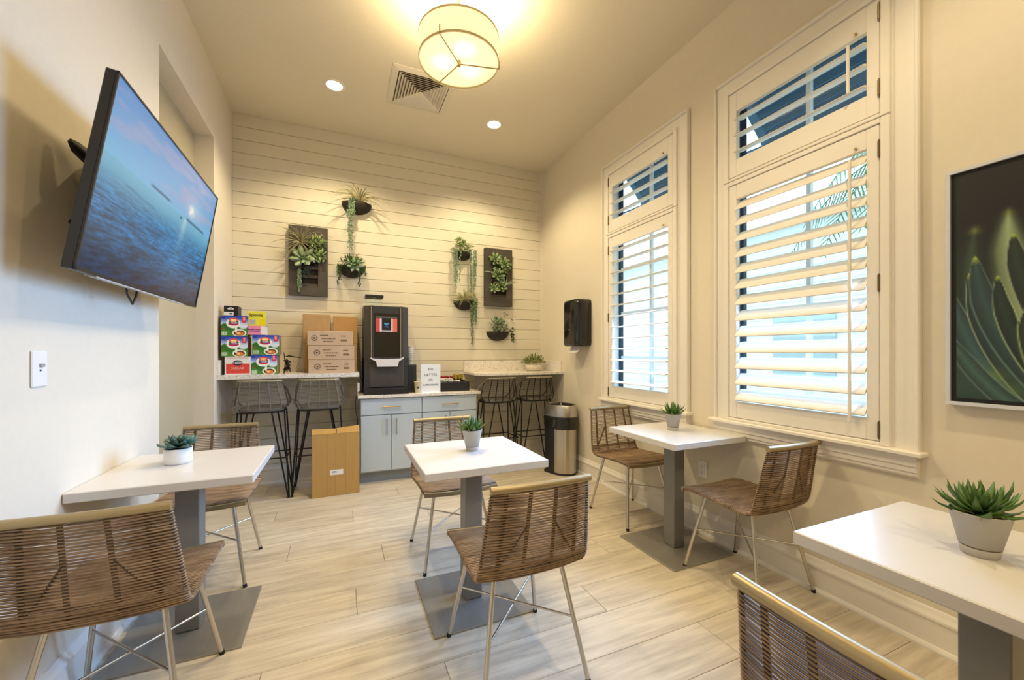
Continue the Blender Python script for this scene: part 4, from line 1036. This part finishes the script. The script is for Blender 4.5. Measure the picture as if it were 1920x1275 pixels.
pts = [(-.09,.0),(-.10,-.03),(-.118,-.052),(-.142,-.062)]
vs = [(x,-.09,z) for x,z in pts]+[(x,.08,z) for x,z in pts]+[(x-.002,-.09,z-.002) for x,z in pts]+[(x-.002,.08,z-.002) for x,z in pts]
m.add(vs,[(i,i+1,5+i,4+i) for i in range(3)]+[(8+i,12+i,13+i,9+i) for i in range(3)],True); m.build('paper', paper, t)
def plate(name, label, loc, rz, kind):
    t = thing(name, label, 'outlet' if kind != 'jack' else 'wall plate', loc, rz)
    pm_ = mat('plate_white',(.78,.77,.74),.4,noise=.02)
    MB().box((-.036,-.006,-.058),(.036,0,.058),b=.0025).build('plate', pm_, t)
    dk = mat('slot_dark',(.03,.03,.03),.6,noise=.1)
    if kind == 'jack':
        MB().box((-.004,-.012,.006),(.014,-.005,.017),b=.001).build('jack', mat('jack_grey',(.35,.34,.33),.4,noise=.05), t); MB().box((-.002,-.0075,-.008),(.004,-.005,-.002)).build('port', dk, t)
    else:
        for zz in (-.022,.022):
            f = MB().box((-.016,-.0085,zz-.014),(.016,-.005,zz+.014),b=.003).build('receptacle', pm_, t)
            MB().box((-.007,-.0092,zz-.003),(-.005,-.0083,zz+.006)).box((.005,-.0092,zz-.003),(.007,-.0083,zz+.005)).lathe([(0,0),(.002,0),(.002,.0008),(0,.0008)],8,M=Matrix.Translation((0,-.0084,zz-.008)) @ Matrix.Rotation(PI/2,4,'X')).build('slot', dk, f)
    return t
plate('wall_outlet','white double outlet on the right wall behind the window table',(XR,1.972,.436),-PI/2,'o')
plate('wall_outlet','white outlet low on the shiplap wall behind the right bar stools',(1.405,YB-.003,.455),0,'o')
plate('wall_outlet','white outlet on the shiplap wall behind the second bar stool from the left',(-.055,YB-.003,.475),0,'o')
plate('wall_jack_plate','white wall plate with a small jack on the left wall',(XL,1.795,1.170),PI/2,'jack')

# ------------------------------------------------------------------ wall planters
def half_bowl(r, h, dep):
    """half bowl, flat side on the wall (+y), opening up"""
    m = MB(); prof = []
    for k in range(9): a = k/8*PI/2; prof.append((max(.004,math.sin(a))*1., -math.cos(a)))
    vs = []; n = 16
    for (q,zz) in prof:
        for k in range(n+1):
            a = PI+PI*k/n; vs.append((r*q*math.cos(a), dep*q*math.sin(a), h*zz))
    N_ = len(vs)
    vs += [(x*.93,y*.93,z*.93) for x,y,z in vs]; fs = []
    c = n+1
    for i in range(len(prof)-1):
        for k in range(n):
            a,b,d_,e = i*c+k,i*c+k+1,(i+1)*c+k+1,(i+1)*c+k; fs += [(a,b,d_,e),(N_+e,N_+d_,N_+b,N_+a)]
    i = len(prof)-1
    for k in range(n): fs.append((i*c+k,i*c+k+1,N_+i*c+k+1,N_+i*c+k))
    m.add(vs, fs, True)
    m.add([(x,0,z) for x,y,z in [vs[i*c] for i in range(len(prof))]]+[(x,0,z) for x,y,z in [vs[i*c+n] for i in range(len(prof)-1,-1,-1)]], [tuple(range(2*len(prof)))])
    return m
def spiky(m, o, n, L, seed, r=.0032, up=.5, front=True, droop=1., el0=-.1):
    rr = random.Random(seed); o = Vector(o)
    for k in range(n):
        a = rr.uniform(PI, 2*PI) if front else rr.uniform(0,2*PI); el = rr.uniform(el0,1.35); l = L*rr.uniform(.7,1.1)
        d = Vector((math.cos(a)*math.cos(el), math.sin(a)*math.cos(el)*.55, math.sin(el)*up+.35)); P = []
        for i in range(7):
            s = i/6; P.append(o+d*l*s+Vector((math.cos(a)*l*.25*s*s,-.02*s,-droop*l*.62*s**2.4)))
        m.tube(P, [r*(1-.9*(i/6)**1.5) for i in range(7)], 4, flat=(1.2,.45))
def bead(m, p, r, rr):
    a = rr.uniform(0,6.28); c,s = math.cos(a)*r, math.sin(a)*r; x,y,z = p; q = rr.uniform(.7,1.2)
    m.add([(x+c,y+s,z-r*.2),(x-s,y+c,z+r*.1),(x-c,y-s,z-r*.2),(x+s,y-c,z),(x,y,z+r*1.3*q),(x,y,z-r*1.5*q)],[(0,1,4),(1,2,4),(2,3,4),(3,0,4),(1,0,5),(2,1,5),(3,2,5),(0,3,5)],True)
def vines(m, o, n, wid, L, seed, r=.0048, dens=.0075, out=.0):
    rr = random.Random(seed)
    for k in range(n):
        x = o[0]+rr.uniform(-wid,wid); y = o[1]+rr.uniform(-.012,.012)-out; l = L*rr.uniform(.55,1.0); z = o[2]; ph = rr.uniform(0,6)
        zz = 0
        while zz < l:
            f = 1-.35*zz/L; px = o[0]+(x-o[0])*f+.004*math.sin(zz*40+ph)
            for j in range(2): bead(m, (px+rr.uniform(-.009,.009), y+rr.uniform(-.008,.008), z-zz), r*rr.uniform(.7,1.15), rr)
            zz += dens
def rosette(m, c, ax, R, layers, seed, th=.35):
    rr = random.Random(seed); ax = Vector(ax).normalized(); q = ax.to_track_quat('Z','Y')
    for (n,el,sc) in layers:
        a0 = rr.uniform(0,6)
        for k in range(n):
            a = a0+2*PI*k/n+rr.uniform(-.15,.15); e = el+rr.uniform(-.12,.12); l = R*sc
            d = Vector((math.cos(a)*math.cos(e), math.sin(a)*math.cos(e), math.sin(e))); up = Vector((-math.cos(a)*math.sin(e), -math.sin(a)*math.sin(e), math.cos(e)))
            P = [Vector(c)+q @ (d*l*s+up*l*.18*s*s) for s in (.06,.35,.68,.88,1.0)]
            side = q @ Vector((-math.sin(a),math.cos(a),0))
            m.leaf(P, [l*.10,l*.20,l*.24,l*.15,l*.01], th, side=side)
def bushy(m, c, rx, ry, rz, n, seed, l=.02, wd=.45):
    rr = random.Random(seed)
    for k in range(n):
        v = Vector((rr.gauss(0,1),-abs(rr.gauss(0,1)),rr.gauss(0,1))).normalized()*rr.uniform(.45,1)**.5
        k_ = rr.uniform(.12,1)**.7; p = Vector(c)+Vector((v.x*rx*k_,v.y*ry,v.z*rz*k_)); d = (v+Vector((rr.uniform(-.8,.8),rr.uniform(-.3,.1),rr.uniform(-.5,.9)))); d.y *= .35; d.normalize(); L = l*rr.uniform(.7,1.25)
        m.leaf([p,p+d*L*.45,p+d*L*.8,p+d*L],[L*.10,L*wd*.5,L*wd*.36,L*.03],.35)
def planter_thing(label, x, z, r, h, dep, soilz=-.012):
    t = thing('wall_planter', label, 'planter', (x, YB-.004, z))
    half_bowl(r,h,dep).build('half_bowl', planter, t)
    vs = [(r*.88*math.cos(PI+PI*k/14), dep*.88*math.sin(PI+PI*k/14), soilz) for k in range(15)]
    MB().add(vs,[tuple(range(15))]).build('soil', soil, t)
    return t
# upper left bowl: air plant + string of pearls
t = planter_thing('highest dark half-bowl wall planter with an air plant and a long trailing vine', .153, 2.720, .142, .108, .105)
m = MB(); spiky(m,(.03,-.075,.0),32,.27,11,.0060,1.0,True,1.25); m.build('air_plant', leafD, t, kind='stuff')
m = MB(); vines(m,(-.055,-.10,.02),8,.042,.20,12,.0078,.013); vines(m,(-.055,-.10,-.10),6,.032,.42,13,.0068,.014); m.build('trailing_vine', leafC, t, kind='stuff')
t = planter_thing('dark half-bowl wall planter under the highest one, with a rosette and short trailers', .105, 2.085, .132, .112, .105)
m = MB(); rosette(m,(.025,-.075,.03),(0,-.55,.85),.105,[(8,.05,1.),(7,.4,.8),(5,.9,.55)],14); m.build('rosette', leafA, t)
m = MB(); rosette(m,(.02,-.11,-.005),(.0,-1,.1),.085,[(7,.15,.9),(5,.6,.6)],24); m.build('pale_rosette', leafC, t)
m = MB(); bushy(m,(0,-.06,.03),.135,.06,.075,120,15,.03); m.build('small_leaves', leafE, t, kind='stuff')
m = MB()
for x,l,sd in ((-.125,.26,16),(-.105,.15,17),(.075,.27,18),(.125,.12,19),(-.03,.10,20),(.10,.10,21)): vines(m,(x,-.085,-.0),2,.008,l,sd,.0062,.012)
m.build('trailers', leafE, t, kind='stuff')
# left framed planter
def framed(label, x0, x1, z0, z1, px0, px1, pz0, pz1):
    t = thing('framed_planter', label, 'planter', ((x0+x1)/2, YB-.004, (z0+z1)/2)); cx_ = (x0+x1)/2; cz = (z0+z1)/2
    a,b,c,d_ = x0-cx_, x1-cx_, z0-cz, z1-cz; e,f,g,h = px0-cx_, px1-cx_, pz0-cz, pz1-cz; dp = -.055
    m = MB()
    for lo,hi in (((a,dp,c),(e,0,d_)),((f,dp,c),(b,0,d_)),((e,dp,c),(f,0,g)),((e,dp,h),(f,0,d_))): m.box(lo,hi)
    m.build('frame', slate, t); MB().box((e,-.012,g),(f,-.001,h)).build('backing', planter, t)
    k = max(2,int((h-g)/.075))
    for i in range(k):
        zz = g+(h-g)*i/k
        MB().box((e+.001,-.040,zz),(f-.001,-.012,zz+.030)).build('pocket', slate, t)
    return t
t = framed('left dark framed vertical planter with air plant and succulents', -.447,-.112,1.767,2.427,-.338,-.197,1.852,2.28)
m = MB(); spiky(m,(-.06,-.085,.16),52,.23,31,.0048,.9,True,.75,-1.3); m.build('air_plant', leafD, t, kind='stuff')
m = MB(); bushy(m,(.07,-.07,.17),.095,.05,.06,90,32,.040,.6); bushy(m,(.10,-.07,.05),.05,.04,.05,30,36,.045,.6); m.build('leafy_succulent', leafF, t, kind='stuff')
m = MB(); rosette(m,(-.045,-.07,.02),(-.1,-1,.25),.125,[(7,.2,1.),(6,.6,.8),(4,1.0,.5)],33); rosette(m,(.06,-.07,.03),(.2,-1,.2),.08,[(6,.2,.9),(5,.7,.7)],34); m.build('rosette', mat('pale_green_leaf',(.44,.52,.34),.5,noise=0,col2=(.18,.27,.12),scale=20), t)
m = MB(); vines(m,(-.075,-.068,-.09),8,.016,.21,35,.0075,.012); m.build('trailing_stem', leafC, t, kind='stuff')
m = MB(); bushy(m,(-.02,-.06,-.11),.03,.02,.06,30,37,.03); m.build('small_succulent', leafB, t, kind='stuff')
# right framed planter
t = framed('right dark framed vertical planter full of green succulents', 1.506,1.839,1.755,2.412,1.585,1.765,1.86,2.30)
m = MB()
for k,(x,z,R) in enumerate(((-.05,.20,.085),(.06,.15,.095),(-.02,.03,.10),(.02,-.10,.09),(-.06,-.13,.07))): rosette(m,(x,-.065,z),((-.1,.2,.1,-.2,0)[k],-1,.25),R,[(8,.15,1.),(6,.6,.8),(4,1.0,.5)],40+k)
m.build('rosettes', mat('fresh_green_leaf',(.36,.46,.22),.45,noise=0,col2=(.06,.13,.04),scale=20), t, kind='stuff')
m = MB(); spiky(m,(.08,-.065,-.09),14,.12,46,.0065,.7,True,.2); spiky(m,(-.04,-.065,.02),10,.13,47,.008,.6,True,.6); m.build('spiky_succulents', leafC, t, kind='stuff')
m = MB(); bushy(m,(.0,-.05,.05),.10,.035,.20,110,48,.03); m.build('small_leaves', leafE, t, kind='stuff')
m = MB(); bushy(m,(.075,-.07,.07),.035,.03,.03,24,49,.03,.7); m.build('bright_rosette', leafF, t, kind='stuff')
# right upper basket with vines
t = planter_thing('small dark wall planter with leafy top and two long vine curtains', 1.255, 2.335, .105, .085, .09)
m = MB(); bushy(m,(0,-.05,.05),.115,.05,.07,130,51,.035,.55); bushy(m,(-.05,-.05,.11),.05,.03,.04,30,52,.035,.55); m.build('leafy_top', leafF, t, kind='stuff')
m = MB(); vines(m,(-.09,-.085,.02),8,.042,.46,53,.0068,.015); vines(m,(.095,-.085,.02),9,.05,.50,54,.0068,.015); m.build('vine_curtain', leafC, t, kind='stuff')
t = planter_thing('dark half-bowl wall planter with a spider plant and a hanging vine', 1.272, 1.800, .125, .105, .10)
m = MB(); spiky(m,(-.02,-.07,.0),48,.20,61,.0046,.9,True,1.0,-.4); m.build('spider_plant', mat('pale_blade',(.46,.44,.22),.6,noise=0,col2=(.22,.22,.09),scale=20), t, kind='stuff')
m = MB(); vines(m,(.085,-.09,.02),8,.036,.30,62,.0072,.013); vines(m,(.07,-.09,-.1),5,.03,.42,63,.0062,.015); bushy(m,(.09,-.06,.03),.04,.04,.04,30,64,.025); m.build('hanging_vine', mat('vine_green',(.24,.36,.20),.5,noise=0,col2=(.07,.14,.06),scale=40), t, kind='stuff')
t = planter_thing('lowest dark half-bowl wall planter, right of the spider plant, with ivy', 1.676, 1.462, .138, .105, .10)
m = MB(); bushy(m,(.0,-.06,.07),.10,.06,.085,120,71,.042,.75); m.build('ivy_leaves', mat('ivy_grey_green',(.32,.40,.25),.5,noise=0,col2=(.07,.12,.05),scale=30), t, kind='stuff')
m = MB()
for p in ((.06,.20),(.04,.215),(.075,.19),(.135,.13),(.15,.10),(.125,.145)): m.leaf([Vector((p[0],-.07,p[1])),Vector((p[0]+.012,-.075,p[1]+.012)),Vector((p[0]+.024,-.078,p[1]+.004)),Vector((p[0]+.03,-.08,p[1]-.006))],[.004,.013,.011,.001],.3)
m.tube([(.02,-.06,.05),(.05,-.065,.14),(.06,-.07,.20)],.0016,4); m.tube([(.06,-.06,.05),(.12,-.065,.10),(.15,-.07,.12)],.0016,4); m.build('dark_sprigs', leafG, t)
m = MB(); bushy(m,(.15,-.07,.0),.045,.03,.05,45,72,.026,.6); vines(m,(.165,-.075,-.03),3,.02,.11,73,.008,.018); m.build('trailing_ivy', leafE, t, kind='stuff')
# potted plant on the right bar counter
t = thing('potted_greens', 'white bowl of bushy green plant on the right bar counter', 'plant', (2.055,4.15,ZB))
MB().lathe([(.070,0),(.085,.004),(.098,.03),(.099,.072),(.092,.074),(.090,.064),(0,.064)],36).build('bowl', mat('bowl_cream',(.68,.62,.52),.6,noise=.08), t)
MB().lathe([(.091,.065),(0,.068)],20,cap=False).build('soil', soil, t)
m = MB(); rr = random.Random(8)
for k in range(230):
    a = rr.uniform(0,2*PI); r = math.sqrt(rr.random())*.125; zz = .080+.115*rr.random()*(1-(r/.14)**2); p = Vector((r*math.cos(a),r*math.sin(a),zz)); d = Vector((math.cos(a)*r*6,math.sin(a)*r*6,.8+rr.uniform(-.3,.4))).normalized(); L = rr.uniform(.025,.045)
    m.leaf([p,p+d*L*.5,p+d*L*.8,p+d*L],[L*.06,L*.22,L*.15,L*.02],.35)
m.build('foliage', mat('bushy_green',(.42,.46,.14),.5,noise=0,col2=(.06,.10,.02),scale=30), t, kind='stuff')
bpy.context.view_layer.update()
